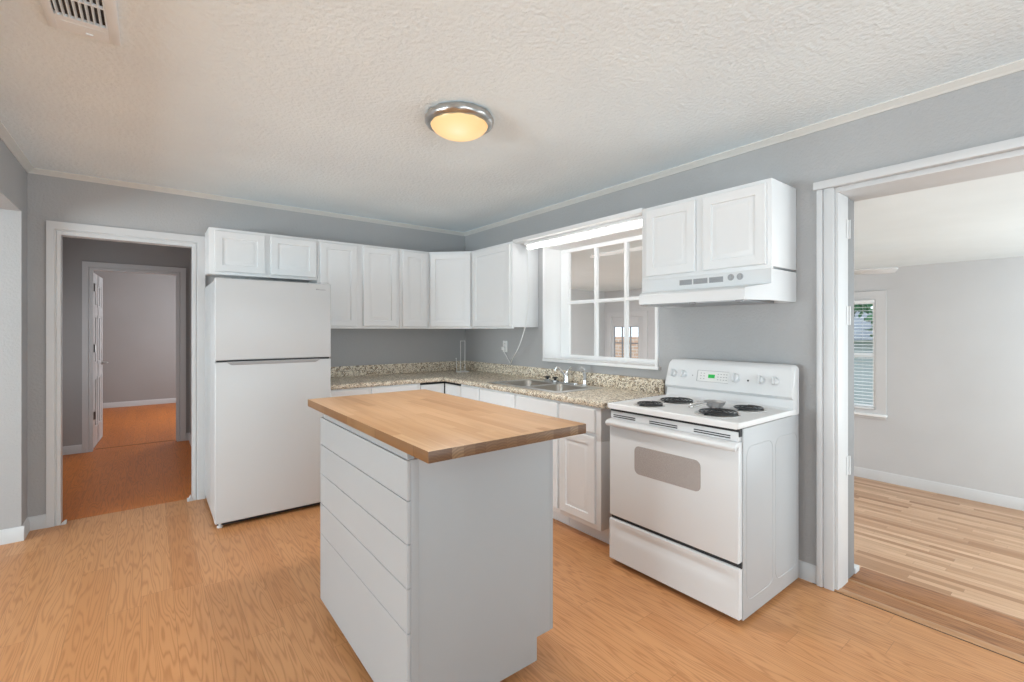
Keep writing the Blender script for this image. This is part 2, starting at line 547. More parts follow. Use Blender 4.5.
def panel_door(bm, fr, w, h, t=0.019, rail=0.052, bev=0.004):
    """raised-panel door; fr = (origin at lower-left of the back, right, up, out)"""
    o, u, v, n = [Vector(q) for q in fr]
    rr = min(rail, w * 0.27)
    loops = [(0, 0), (0, t - bev), (bev, t), (rr, t), (rr + 0.003, t - 0.009), (rr + 0.010, t - 0.009), (rr + 0.030, t - 0.0012), (rr + 0.034, t - 0.0012)]
    loops = [l for l in loops if l[0] < min(w, h) / 2 - 0.004]
    V = []
    for ins, d in loops:
        V.append([bm.verts.new(o + u * a + v * b + n * d) for a, b in ((ins, ins), (w - ins, ins), (w - ins, h - ins), (ins, h - ins))])
    bm.faces.new(list(reversed(V[0])))
    for A, B in zip(V, V[1:]):
        for k in range(4):
            bm.faces.new((A[k], A[(k + 1) % 4], B[(k + 1) % 4], B[k]))
    bm.faces.new(V[-1])

def slab(bm, fr, w, h, t=0.019, bev=0.004):
    o, u, v, n = [Vector(q) for q in fr]
    V = []
    for ins, d in ((0, 0), (0, t - bev), (bev, t)):
        V.append([bm.verts.new(o + u * a + v * b + n * d) for a, b in ((ins, ins), (w - ins, ins), (w - ins, h - ins), (ins, h - ins))])
    bm.faces.new(list(reversed(V[0])))
    for A, B in zip(V, V[1:]):
        for k in range(4):
            bm.faces.new((A[k], A[(k + 1) % 4], B[(k + 1) % 4], B[k]))
    bm.faces.new(V[-1])

# face frames: wall A cabinets face -y, wall B cabinets face -x
def FA(x0, y, z0): return ((x0, y, z0), (1, 0, 0), (0, 0, 1), (0, -1, 0))
def FB(y0, x, z0): return ((x, y0, z0), (0, -1, 0), (0, 0, 1), (-1, 0, 0))

# ================================================================== SETTING
H = 2.455      # kitchen ceiling
LX = -3.48     # left wall of the kitchen
RY = -6.8      # rear wall
FLX = -7.1     # far wall of the room on the left
DZ = -0.40     # den floor
DC = 2.078     # den ceiling
DX = 3.90      # den far wall
DY = 1.33      # den side wall
WT = 0.272     # thickness of the right wall

b = new(); box(b, FLX, 0.0, RY, 0.06, -0.05, 0.0); struct('floor', b, M['floor'])
b = new(); box(b, -4.1, -2.3, 0.065, 6.3, -0.05, 0.0); box(b, -6.0, -4.1, 2.6, 6.3, -0.05, 0.0); box(b, -2.3, -1.0, 2.6, 6.3, -0.05, 0.0); struct('floor_hall', b, M['hall_floor'])
b = new(); box(b, WT, DX + 0.1, RY, DY + 0.1, DZ - 0.05, DZ); struct('floor_den', b, M['den_floor'])
b = new(); box(b, FLX - 0.1, 0.0, RY - 0.1, 0.0, H, H + 0.06); struct('ceiling', b, M['ceiling'])
b = new(); box(b, -6.0, -1.0, 0.0, 6.4, H, H + 0.06); struct('ceiling_hall', b, M['ceiling'])
b = new(); box(b, WT, DX + 0.1, RY, DY + 0.1, DC, DC + 0.06); struct('ceiling_den', b, M['den_ceiling'])

# wall behind the fridge, with the hall doorway
hx0, hx1, hz = -3.318, -2.557, 2.025
jt = 0.013
b = new()
box(b, LX - 0.02, hx0 - jt, 0.0, 0.10, 0, H); box(b, hx1 + jt, 0.0, 0.0, 0.10, 0, H); box(b, hx0 - jt, hx1 + jt, 0.0, 0.10, hz + jt, H)
struct('wall_back', b, M['wall'])
# wall on the right, with the kitchen window and the wide doorway to the den
wy0, wy1, wz0, wz1 = -2.531, -1.360, 1.101, 2.098
hy_0, hy_1, hz_0, hz_1 = wy0 - 0.013, wy1 + 0.013, wz0 - 0.013, wz1 + 0.013
ny1, ny0, nz = -3.617, -5.05, 2.10
b = new()
box(b, 0, WT, hy_1, 0.12, DZ, H); box(b, 0, WT, ny1, hy_0, DZ, H)
box(b, 0, WT, hy_0, hy_1, DZ, hz_0); box(b, 0, WT, hy_0, hy_1, hz_1, H)
box(b, 0, WT, ny0, ny1, nz, H); box(b, 0, WT, RY, ny0, DZ, H); box(b, 0, WT, ny0, ny1, DZ, -0.05)
box(b, 0, WT, 0.12, DY + 0.1, DZ, H)
struct('wall_right', b, M['wall'])
# left wall: stub, wide opening, header
b = new()
box(b, LX - 0.14, LX, -0.185, 0.12, 0, H); box(b, LX - 0.14, LX, RY, -0.185, 2.125, H); box(b, FLX, LX - 0.14, -0.185, -0.06, 0, H)
struct('wall_left', b, M['wall'])
# walls out of view: rear wall and the far wall of the room on the left, each with a window opening
b = new()
box(b, FLX, -3.55, RY - 0.12, RY, 0, H); box(b, -0.85, 0.0, RY - 0.12, RY, 0, H); box(b, -3.55, -0.85, RY - 0.12, RY, 0, 0.68); box(b, -3.55, -0.85, RY - 0.12, RY, 2.22, H)
struct('wall_rear', b, M['wall'])
b = new()
box(b, FLX - 0.12, FLX, -1.25, -0.06, 0, H); box(b, FLX - 0.12, FLX, RY, -3.95, 0, H); box(b, FLX - 0.12, FLX, -3.95, -1.25, 0, 0.68); box(b, FLX - 0.12, FLX, -3.95, -1.25, 2.22, H)
struct('wall_side', b, M['wall'])
# hall and bedroom walls
ex0, ex1, ez = -3.330, -2.560, 2.035
b = new()
box(b, -4.1, ex0 - jt, 2.5, 2.6, 0, H); box(b, ex1 + jt, -2.3, 2.5, 2.6, 0, H); box(b, ex0 - jt, ex1 + jt, 2.5, 2.6, ez + jt, H)
struct('wall_hall_end', b, M['hall_wall'])
b = new(); box(b, -2.43, -2.3, 0.12, 2.5, 0, H); struct('wall_hall_right', b, M['hall_wall'])
b = new(); box(b, -4.2, -4.1, 0.12, 2.6, 0, H); box(b, -4.1, LX - 0.02, 0.121, 0.2, 0, H); struct('wall_hall_left', b, M['hall_wall'])
b = new(); box(b, -6.0, -1.0, 6.26, 6.36, 0, H); box(b, -6.0, -5.9, 2.6, 6.26, 0, H); box(b, -1.1, -1.0, 2.6, 6.26, 0, H)
box(b, -6.0, -4.1, 2.5, 2.6, 0, H); box(b, -2.3, -1.0, 2.5, 2.6, 0, H); struct('wall_bedroom', b, M['hall_wall'])
# den walls
dwy0, dwy1, dwz0, dwz1 = -2.80, -2.02, 0.42, 1.715
ddy0, ddy1, ddz = 0.455, 1.175, 1.60
b = new()
box(b, DX, DX + 0.1, RY, dwy0, DZ, DC); box(b, DX, DX + 0.1, dwy1, ddy0, DZ, DC); box(b, DX, DX + 0.1, ddy1, DY + 0.1, DZ, DC)
box(b, DX, DX + 0.1, dwy0, dwy1, DZ, dwz0); box(b, DX, DX + 0.1, dwy0, dwy1, dwz1, DC); box(b, DX, DX + 0.1, ddy0, ddy1, ddz, DC)
struct('wall_den_far', b, M['den_wall'])
b = new(); box(b, WT, DX, DY, DY + 0.1, DZ, DC); struct('wall_den_side', b, M['den_wall'])
b = new(); box(b, WT, DX, RY - 0.1, RY, DZ, DC); struct('wall_den_rear', b, M['den_wall'])

# crown moulding (bottom on the wall at 2.425)
CP = [(0, 0.033), (0, 0), (0.006, 0), (0.010, 0.006), (0.014, 0.010), (0.020, 0.012), (0.030, 0.024), (0.036, 0.027), (0.036, 0.033)]
zc = 2.422
b = new(); prism(b, [(-d, zc + z) for d, z in CP], 'x', LX, 0.0); struct('trim_1', b, M['crown'])
b = new(); prism(b, [(-d, zc + z) for d, z in CP], 'y', RY, 0.0); struct('trim_2', b, M['crown'])
b = new(); prism(b, [(LX + d, zc + z) for d, z in CP], 'y', RY, 0.0); struct('trim_3', b, M['crown'])
# baseboards
BB = [(0, 0), (0.014, 0), (0.014, 0.060), (0.009, 0.070), (0.007, 0.082), (0.003, 0.090), (0, 0.092)]
b = new(); prism(b, [(-d, z) for d, z in BB], 'x', LX, hx0 - 0.068); struct('baseboard_back', b, M['trim'])
b = new(); prism(b, [(-d, z) for d, z in BB], 'y', ny1 + 0.078, -2.66); struct('baseboard_right', b, M['trim'])
b = new(); prism(b, [(LX + d, z) for d, z in BB], 'y', -0.1855, -0.0145); prism(b, [(-0.185 - d, z) for d, z in BB], 'x', FLX, LX + 0.0135); struct('baseboard_left', b, M['trim'])
b = new(); prism(b, [(2.5 - d, z) for d, z in BB], 'x', -4.1, ex0 - 0.088); prism(b, [(2.5 - d, z) for d, z in BB], 'x', ex1 + 0.088, -2.43)
prism(b, [(-2.43 - d, z) for d, z in BB], 'y', 0.12, 2.5); struct('baseboard_hall', b, M['trim'])
b = new(); prism(b, [(6.26 - d, z) for d, z in BB], 'x', -5.9, -1.1); struct('baseboard_bedroom', b, M['trim'])
b = new(); prism(b, [(DX - d, DZ + z * 1.25) for d, z in BB], 'y', RY, ddy0 - 0.08); prism(b, [(DX - d, DZ + z * 1.25) for d, z in BB], 'y', ddy1 + 0.08, DY); struct('baseboard_den', b, M['trim'])

# hall doorway: casing and jambs
b = new(); sweep_rect(b, 'y', 0.0, hx0, hx1, 0.0, hz, CASING, -1, sl=0.80); struct('trim_4', b, M['trim'])
b = new()
box(b, hx0 - 0.012, hx0, -0.003, 0.104, 0, hz); box(b, hx1, hx1 + 0.012, -0.003, 0.104, 0, hz); box(b, hx0 - 0.012, hx1 + 0.012, -0.003, 0.104, hz, hz + 0.012)
struct('trim_5', b, M['trim'])
# broken shoe-moulding ends at the foot of the jambs
b = new(); prism(b, [(hx0 - 0.002, 0), (hx0 + 0.032, 0), (hx0 + 0.034, 0.03), (hx0 + 0.024, 0.028), (hx0 + 0.012, 0.018)], 'y', -0.02, 0.004, 0.002)
prism(b, [(hx1 + 0.002, 0), (hx1 - 0.034, 0), (hx1 - 0.036, 0.026), (hx1 - 0.024, 0.026), (hx1 - 0.012, 0.05)], 'y', -0.018, 0.006, 0.002)
struct('trim_6', b, M['trim'])
# bedroom doorway casing + jambs
b = new(); sweep_rect(b, 'y', 2.5, ex0, ex1, 0.0, ez, CASING, -1); struct('trim_7', b, M['trim'])
b = new()
box(b, ex0 - 0.012, ex0, 2.497, 2.604, 0, ez); box(b, ex1, ex1 + 0.012, 2.497, 2.604, 0, ez); box(b, ex0 - 0.012, ex1 + 0.012, 2.497, 2.604, ez, ez + 0.012)
box(b, ex1 - 0.011, ex1 + 0.001, 2.545, 2.56, 0, ez)
struct('trim_8', b, M['trim'])
b = new(); box(b, ex0 + 0.015, ex1 - 0.015, 2.60, 2.612, 0, 0.0035, 0.001); struct('trim_9', b, M['worn'])

# open bedroom door
dr = struct('door_1', new(), M['trim'])
def hall_door():
    w, h, t = 0.745, 2.005, 0.035
    bm = new()
    # local: u along the slab, n = visible face (+x side)
    ang = math.atan2(0.034, w)
    o = Vector((ex0 - 0.002, 2.625, 0.010)); u = Vector((math.sin(ang), math.cos(ang), 0)); n = Vector((math.cos(ang), -math.sin(ang), 0)); v = Vector((0, 0, 1))
    def pt(a, bb, d): return o + u * a + v * bb + n * d
    def quadbox(a0, a1, b0, b1, d0, d1, bev=0.0):
        t2 = bmesh.new(); bmesh.ops.create_cube(t2, size=1)
        for q in t2.verts:
            q.co = pt((a0 + a1) / 2 + q.co.x * (a1 - a0), (b0 + b1) / 2 + q.co.z * (b1 - b0), (d0 + d1) / 2 + q.co.y * (d1 - d0))
        if bev: bmesh.ops.bevel(t2, geom=list(t2.edges), offset=bev, segments=2, profile=0.5, affect='EDGES')
        bmesh.ops.recalc_face_normals(t2, faces=t2.faces)
        _merge(bm, t2)
    quadbox(0, w, 0, h, -t, -0.0035, 0.001)
    st = 0.11
    for a0, a1 in ((0, st), (w / 2 - 0.05, w / 2 + 0.05), (w - st, w)):
        quadbox(a0, a1, 0, h, -0.007, 0, 0.002)
    for b0, b1 in ((0, 0.22), (0.80, 0.96), (1.52, 1.62), (h - 0.12, h)):
        quadbox(st, w - st, b0, b1, -0.007, 0, 0.002)
    for b0, b1 in ((0.22, 0.80), (0.96, 1.52), (1.62, h - 0.12)):
        for a0, a1 in ((st, w / 2 - 0.05), (w / 2 + 0.05, w - st)):
            quadbox(a0 + 0.03, a1 - 0.03, b0 + 0.03, b1 - 0.03, -0.0075, 0.0, 0.006)
    dr.data = _mesh('door_1', bm, M['trim'])
    hb = new()
    p = pt(w - 0.065, 0.94, 0)
    lathe(hb, [(0, 0), (0.028, 0), (0.028, 0.006), (0.012, 0.010), (0.011, 0.045), (0, 0.045)], p, n, 20)
    q = p + n * 0.045
    tube(hb, smooth_path([q - n * 0.006, q + n * 0.008, q + n * 0.012 - u * 0.03, q + n * 0.010 - u * 0.10], 5), 0.008, 8)
    part('door_handle', hb, M['nickel'], dr)
    for zz in (0.34, 1.105, 1.80):
        hh = new()
        box(hh, ex0 - 0.001, ex0 + 0.002, 2.562, 2.606, zz, zz + 0.09)
        tube(hh, [(ex0 + 0.010, 2.613, zz), (ex0 + 0.010, 2.613, zz + 0.09)], 0.010, 8)
        part('hinge', hh, M['hinge'], dr)
hall_door()

# doorway to the den: casing, head board, jambs, threshold
b = new()
box(b, -0.022, 0.0, ny1, ny1 + 0.045, 0, nz, 0.003); box(b, -0.016, 0.0, ny1 + 0.040, ny1 + 0.052, 0, nz, 0.002); box(b, -0.028, 0.0, ny1 + 0.050, ny1 + 0.078, 0, nz, 0.004)
struct('trim_10', b, M['trim'])
b = new(); box(b, -0.040, 0.02, ny0 - 0.09, ny1 + 0.090, nz, nz + 0.041, 0.003); struct('trim_11', b, M['trim'])
b = new()
box(b, -0.004, 0.146, ny1 - 0.014, ny1 + 0.004, 0.001, 2.0735, 0.001); box(b, -0.004, 0.146, ny0 - 0.004, ny0 + 0.014, 0.001, 2.0735, 0.001); box(b, -0.004, WT + 0.01, ny0 - 0.004, ny1 + 0.004, 2.074, nz - 0.0005, 0.001)
jamb = struct('trim_12', b, M['trim'])
b = new(); box(b, -0.012, 0.038, ny0, ny1 + 0.10, -0.02, 0.007, 0.005); struct('trim_13', b, M['nosing'])
b = new(); box(b, -0.0165, -0.0125, ny0, ny1 + 0.10, -0.01, 0.0012); struct('trim_18', b, M['dark'])
b = new(); box(b, 0.040, 0.158, ny0, ny1, -0.05, 0.001); struct('trim_14', b, M['worn'])
b = new(); box(b, 0.160, 0.185, ny0, ny1, -0.05, 0.004, 0.003); struct('trim_15', b, M['nosing'])
b = new(); box(b, 0.187, 0.405, ny0 + 0.001, ny1 - 0.001, -0.04, 0.0, 0.006); box(b, 0.28, 0.39, ny0 - 0.1, ny1 + 0.02, DZ, -0.0405); box(b, 0.405, 0.68, ny0 - 0.1, ny1 + 0.02, DZ, -0.20, 0.006); struct('floor_landing', b, M['worn'])
b = new(); box(b, 0.274, 0.340, ny1 - 0.012, ny1 + 0.02, 0.0, 0.030, 0.003); struct('trim_16', b, M['trim'])
b = new(); box(b, 0.1465, WT - 0.002, ny1 - 0.006, ny1 + 0.004, 0.001, 2.0735, 0.001); struct('shade_board', b, M['reveal_shade'])  # added board over the reveal; its dark colour stands in for shade
# old hinge leaves left on the doorway jamb
for zz in (0.58, 1.385, 1.85):
    hh = new()
    tube(hh, [(0.152, ny1 - 0.018, zz), (0.152, ny1 - 0.018, zz + 0.10)], 0.006, 8)
    box(hh, 0.120, 0.150, ny1 - 0.0165, ny1 - 0.0135, zz, zz + 0.10)
    part('hinge', hh, M['trim'], jamb)

# kitchen window in its deep white box
GX = 0.20
win = struct('window_1', (lambda bm: (
    box(bm, -0.004, GX + 0.03, wy1, wy1 + 0.012, wz0 - 0.012, wz1 + 0.012), box(bm, -0.004, GX + 0.03, wy0 - 0.012, wy0, wz0 - 0.012, wz1 + 0.012),
    box(bm, -0.004, GX + 0.03, wy0, wy1, wz1, wz1 + 0.012), box(bm, -0.004, GX + 0.03, wy0, wy1, wz0 - 0.012, wz0), bm)[4])(new()), M['winwhite'])
b = new(); sweep_rect(b, 'x', 0.0, wy0, wy1, wz0, wz1, [(-0.002, -0.01), (-0.002, 0.018), (0.016, 0.020), (0.020, 0.016), (0.020, 0.0)], -1, True)
part('window_frame', b, M['winwhite'], win)
b = new(); box(b, -0.034, 0.004, wy0 - 0.035, wy1 + 0.006, wz0 - 0.022, wz0 + 0.002, 0.004); part('window_sill', b, M['winwhite'], win)
b = new()
box(b, GX - 0.012, GX + 0.02, wy0, wy1, wz0, wz0 + 0.034, 0.003); box(b, GX - 0.012, GX + 0.02, wy0, wy1, 2.062, wz1, 0.003)
box(b, GX - 0.010, GX + 0.02, wy1 - 0.105, wy1, wz0 + 0.03, 2.066, 0.002); box(b, GX - 0.010, GX + 0.02, wy0, wy0 + 0.10, wz0 + 0.03, 2.066, 0.002)
part('sash', b, M['winwhite'], win)
b = new()
for yy in (-1.790, -2.109):
    box(b, GX - 0.014, GX + 0.016, yy - 0.015, yy + 0.015, wz0 + 0.03, 2.066, 0.003)
box(b, GX - 0.0125, GX + 0.0145, wy0 + 0.09, wy1 - 0.10, 1.592, 1.622, 0.003)
part('muntin_grid', b, M['winwhite'], win)
b = new(); box(b, GX, GX + 0.004, wy0, wy1, wz0, wz1); part('glass_pane', b, M['glass'], win)

# den window, its blind, and the den's garden door
w2 = struct('window_2', (lambda bm: (sweep_rect(bm, 'x', DX, dwy0, dwy1, dwz0, dwz1, [(0, -0.02), (0, 0.016), (0.085, 0.020), (0.10, 0.018), (0.10, 0)], -1, True), bm)[1])(new()), M['trim'])
b = new()
box(b, DX - 0.004, DX + 0.06, dwy0, dwy0 + 0.030, dwz0, dwz1, 0.003); box(b, DX - 0.004, DX + 0.06, dwy1 - 0.030, dwy1, dwz0, dwz1, 0.003)
box(b, DX - 0.003, DX + 0.06, dwy0 + 0.029, dwy1 - 0.029, dwz0, dwz0 + 0.05, 0.003); box(b, DX - 0.003, DX + 0.06, dwy0 + 0.029, dwy1 - 0.029, dwz1 - 0.045, dwz1, 0.003); box(b, DX + 0.0, DX + 0.06, dwy0 + 0.029, dwy1 - 0.029, 1.035, 1.085, 0.003)
part('window_frame', b, M['winwhite'], w2)
b = new(); box(b, DX - 0.05, DX + 0.01, dwy0 - 0.11, dwy1 + 0.11, dwz0 - 0.07, dwz0 - 0.045, 0.004); part('window_sill', b, M['winwhite'], w2)
b = new(); box(b, DX + 0.038, DX + 0.042, dwy0, dwy1, dwz0, dwz1); part('glass_pane', b, M['clear'], w2)
bl = empty('window_blind', (DX - 0.025, (dwy0 + dwy1) / 2, dwz1), 'white horizontal blind hanging in the den window with its slats open', 'blind')
b = new(); box(b, DX - 0.040, DX - 0.008, dwy0 + 0.01, dwy1 - 0.01, dwz1 - 0.035, dwz1 - 0.002, 0.003); part('head_rail', b, M['blind'], bl)
b = new()
nsl = 30
for i in range(nsl):
    z = dwz0 + 0.04 + i * (dwz1 - 0.05 - dwz0 - 0.04) / nsl
    prism(b, [(DX - 0.038, z), (DX - 0.010, z + 0.006), (DX - 0.010, z + 0.0075), (DX - 0.038, z + 0.0015)], 'y', dwy0 + 0.012, dwy1 - 0.012)
for yy in (dwy0 + 0.12, dwy1 - 0.12):
    tube(b, [(DX - 0.024, yy, dwz0 + 0.02), (DX - 0.024, yy, dwz1 - 0.03)], 0.0012, 5)
part('slats', b, M['blind'], bl)
b = new(); box(b, DX - 0.040, DX - 0.008, dwy0 + 0.012, dwy1 - 0.012, dwz0 + 0.008, dwz0 + 0.024, 0.003); part('bottom_rail', b, M['blind'], bl)

d3 = struct('door_3', (lambda bm: (
    box(bm, DX + 0.02, DX + 0.06, ddy0, ddy0 + 0.125, DZ, ddz, 0.002), box(bm, DX + 0.02, DX + 0.06, ddy1 - 0.045, ddy1, DZ, ddz, 0.002),
    box(bm, DX + 0.021, DX + 0.059, ddy0 + 0.12, ddy1 - 0.04, 1.425, ddz, 0.002), box(bm, DX + 0.021, DX + 0.059, ddy0 + 0.12, ddy1 - 0.04, DZ, 0.53, 0.002),
    box(bm, DX + 0.012, DX + 0.02, ddy0 + 0.14, ddy1 - 0.09, DZ + 0.2, 0.40, 0.004), bm)[5])(new()), M['trim'])
b = new()
g0, g1 = ddy0 + 0.125, ddy1 - 0.045
for yy in (g0, g0 + (g1 - g0) / 3, g0 + 2 * (g1 - g0) / 3, g1):
    box(b, DX + 0.03, DX + 0.05, yy - 0.011, yy + 0.011, 0.53, 1.425)
for zz in (0.53, 0.828, 1.127, 1.425):
    box(b, DX + 0.0315, DX + 0.0485, g0, g1, zz - 0.011, zz + 0.011)
part('muntin_grid', b, M['slot'], d3, 'dark grid in the garden door glass')
b = new(); box(b, DX + 0.038, DX + 0.042, g0, g1, 0.53, 1.425); part('glass_pane', b, M['clear'], d3)
b = new(); lathe(b, [(0, 0), (0.026, 0), (0.026, 0.006), (0.011, 0.01), (0.011, 0.03), (0.026, 0.04), (0.026, 0.055), (0, 0.062)], (DX + 0.02, ddy0 + 0.065, 0.52), '-x', 16); part('door_handle', b, M['nickel'], d3)
b = new(); sweep_rect(b, 'x', DX, ddy0, ddy1, DZ, ddz, [(-0.004, -0.02), (-0.004, 0.014), (0.05, 0.018), (0.085, 0.018), (0.085, 0)], -1); struct('trim_17', b, M['trim'])
# added unseen windows to go with the fill lights behind the camera and at left
b = new()
for xx in (-3.55, -2.24, -0.89): box(b, xx, xx + 0.04, RY - 0.09, RY - 0.03, 0.68, 2.22)
for zz in (0.68, 1.43, 2.18): box(b, -3.55, -0.85, RY - 0.09, RY - 0.03, zz, zz + 0.04)
struct('added_window_3', b, M['winwhite'])
b = new()
for yy in (-3.95, -2.62, -1.29): box(b, FLX - 0.09, FLX - 0.03, yy, yy + 0.04, 0.68, 2.22)
for zz in (0.68, 1.43, 2.18): box(b, FLX - 0.09, FLX - 0.03, -3.95, -1.25, zz, zz + 0.04)
struct('added_window_4', b, M['winwhite'])

# outside, seen through the den's window and door
b = new(); box(b, DX + 0.12, 16, -8, 8, DZ - 0.2, DZ - 0.1); struct('ground_outside', b, M['lawn'])
b = new(); box(b, 6.6, 6.8, 0.3, 6.0, DZ - 0.1, 1.19); struct('wall_garden', b, M['brick'])

# ================================================================== FRIDGE
fx0, fx1, fyf, ft = -2.479, -1.715, -0.788, 1.714
fr = empty('refrigerator', ((fx0 + fx1) / 2, -0.42, 0), 'white top-freezer refrigerator standing beside the hall doorway', 'refrigerator')
b = new(); box(b, fx0 + 0.004, fx1 - 0.004, fyf + 0.075, -0.02, 0.035, ft - 0.012, 0.006); part('body', b, M['fridge'], fr)
b = new(); box(b, fx0, fx1, fyf, fyf + 0.070, 1.150, ft, 0.008, 3); fz = part('freezer_door', b, M['fridge'], fr)
b = new()
for i, (w_, h_, a) in enumerate(((0.008, 0.012, 0), (0.006, 0.012, 0.010), (0.006, 0.010, 0.018), (0.003, 0.007, 0.026), (0.006, 0.007, 0.031), (0.006, 0.007, 0.039), (0.006, 0.008, 0.047), (0.006, 0.007, 0.055), (0.006, 0.007, 0.063))):
    box(b, -1.826 + a, -1.826 + a + w_, fyf - 0.0008, fyf + 0.002, 1.663, 1.663 + h_ * 0.8)
part('badge', b, M['print'], fz, 'small grey badge')
b = new(); box(b, fx0, fx1, fyf, fyf + 0.070, 0.040, 1.138, 0.008, 3); fd = part('refrigerator_door', b, M['fridge'], fr)
b = new(); prism(b, [(fyf - 0.001, 1.1405), (fyf - 0.007, 1.1405), (fyf - 0.009, 1.136), (fyf - 0.005, 1.119), (fyf + 0.004, 1.114), (fyf + 0.004, 1.1405)], 'x', -2.41, -1.80, 0.0)
for v in b.verts:
    if v.co.z < 1.125:
        v.co.x += 0.03 if v.co.x < -2.1 else -0.03
part('grip_handle', b, M['handle_grey'], fd, 'grey moulded grip under the seam')
b = new(); box(b, fx0 + 0.012, fx1 - 0.012, fyf + 0.012, fyf + 0.066, 1.136, 1.152); box(b, -2.41, -1.80, fyf + 0.0006, fyf + 0.02, 1.1384, 1.1495); part('seam_gasket', b, M['dark'], fr)
b = new(); box(b, fx0 + 0.02, fx1 - 0.02, fyf + 0.05, fyf + 0.074, 0.012, 0.045); part('toe_grille', b, M['dark'], fr)
for x_ in (fx0 + 0.035, fx1 - 0.035):
    for y_ in (fyf + 0.055, -0.08):
        b = new(); lathe(b, [(0, 0), (0.018, 0), (0.018, 0.012), (0.010, 0.016), (0.010, 0.04), (0, 0.04)], (x_, y_, 0), 'z', 16); part('leveling_foot', b, M['plastic'], fr)
b = new(); box(b, fx1 - 0.075, fx1 - 0.015, fyf + 0.012, fyf + 0.11, ft - 0.002, ft + 0.012, 0.004); part('hinge_cap', b, M['fridge'], fr)

# ================================================================== WALL CABINETS
UT, UB, UD = 2.14, 1.372, 0.305
def wall_cab(label, wall, a0, a1, z0, doors, group=None, bottom_gap=0.022, name='wall_cabinet', top_gap=0.022, z1=UT, hw=True):
    mid = (a0 + a1) / 2
    base = (mid, -UD / 2, z0) if wall == 'A' else (-UD / 2, mid, z0)
    t = empty(name, base, label, 'cabinet', group)
    b = new()
    lo, hi = min(a0, a1) + 0.0006, max(a0, a1) - 0.0006
    if wall == 'A':
        box(b, lo, hi, -UD, -0.002, z0 + 0.012, z1, 0.0015)
        box(b, lo, hi, -UD, -UD + 0.019, z0, z0 + 0.014, 0.001)
    else:
        box(b, -UD, -0.002, lo, hi, z0 + 0.012, z1, 0.0015)
        box(b, -UD, -UD + 0.019, lo, hi, z0, z0 + 0.014, 0.001)
    part('carcass', b, M['cab'], t)
    for d0, d1 in doors:
        b = new()
        if wall == 'A': panel_door(b, FA(min(d0, d1), -UD - 0.001, z0 + bottom_gap), abs(d1 - d0), z1 - z0 - bottom_gap - top_gap)
        else: panel_door(b, FB(max(d0, d1), -UD - 0.001, z0 + bottom_gap), abs(d1 - d0), z1 - z0 - bottom_gap - top_gap)
        part('door', b, M['cab'], t)
    return t
G = None
wall_cab('short white two-door wall cabinet above the refrigerator', 'A', -2.473, -1.688, 1.785, [(-2.438, -2.092), (-2.052, -1.699)])
wall_cab('tall white wall cabinet with two raised-panel doors right of the refrigerator', 'A', -1.686, -0.936, UB, [(-1.668, -1.349), (-1.290, -0.966)])
wall_cab('narrow white wall cabinet with a single door beside the diagonal corner cabinet', 'A', -0.934, -0.612, UB, [(-0.906, -0.648)])
c = empty('corner_wall_cabinet', (-0.3, -0.3, UB), 'white diagonal corner wall cabinet above the paper towel holder', 'cabinet')
b = new(); prism(b, [(-0.002, -0.002), (-0.611, -0.002), (-0.611, -0.305), (-0.305, -0.611), (-0.002, -0.611)], 'z', UB, UT, 0.0015); part('carcass', b, M['cab'], c)
s2 = math.sqrt(0.5)
dw = 0.306 * math.sqrt(2)
b = new()
o_ = Vector((-0.611, -0.305, UB + 0.022)) + Vector((s2, -s2, 0)) * 0.014 + Vector((-s2, -s2, 0)) * 0.001
panel_door(b, (o_, (s2, -s2, 0), (0, 0, 1), (-s2, -s2, 0)), dw - 0.026, UT - UB - 0.044); part('door', b, M['cab'], c)
wall_cab('white wall cabinet between the corner cabinet and the kitchen window, cord on its side', 'B', -0.613, -1.265, UB, [(-0.655, -1.243)])
wall_cab('short white two-door wall cabinet above the range hood', 'B', -2.634, -3.433, 1.676, [(-2.676, -3.015), (-3.062, -3.410)])

# valance joining the cabinets above the window
b = new(); box(b, -UD, -0.0, -2.632, -1.267, 2.122, 2.152, 0.002)
solo('window_valance', b, M['cab'], (-UD / 2, -1.95, 2.122), 'long thin white board spanning the cabinets above the kitchen window', 'board')
# fluorescent strip
fl = empty('fluorescent_light', (-0.19, -1.95, 2.12), 'lit fluorescent strip light under the white board above the kitchen window', 'light')
b = new(); box(b, -0.235, -0.150, -2.60, -1.345, 2.098, 2.1215, 0.004); part('housing', b, M['winwhite'], fl)
b = new(); tube(b, [(-0.195, -2.575, 2.082), (-0.195, -1.372, 2.082)], 0.0165, 14); part('tube', b, M['tube'], fl)
for yy in (-1.352, -2.588):
    b = new(); box(b, -0.218, -0.172, yy - 0.010, yy + 0.010, 2.062, 2.10, 0.004); part('end_cap', b, M['winwhite'], fl)
b = new()
tube(b, smooth_path([(-0.165, -1.345, 2.11), (-0.150, -1.290, 2.112), (-0.142, -1.272, 2.08), (-0.128, -1.2695, 1.85), (-0.126, -1.2695, 1.63), (-0.150, -1.2695, 1.45), (-0.172, -1.2695, 1.36),
     (-0.16, -1.17, 1.20), (-0.09, -0.99, 1.085), (-0.03, -0.885, 1.035), (-0.014, -0.83, 1.06), (-0.012, -0.79, 1.10), (-0.018, -0.765, 1.135), (-0.024, -0.755, 1.165)], 6), 0.0045, 8)
part('power_cord', b, M['plastic'], fl)
b = new(); box(b, -0.040, -0.0085, -0.772, -0.742, 1.158, 1.192, 0.005); part('plug', b, M['plastic'], fl)
ou = empty('wall_outlet', (0, -0.757, 1.195), 'white wall outlet with a plugged-in cord left of the kitchen window', 'outlet')
b = new(); box(b, -0.006, -0.0005, -0.792, -0.722, 1.137, 1.252, 0.003); part('cover_plate', b, M['plastic'], ou)
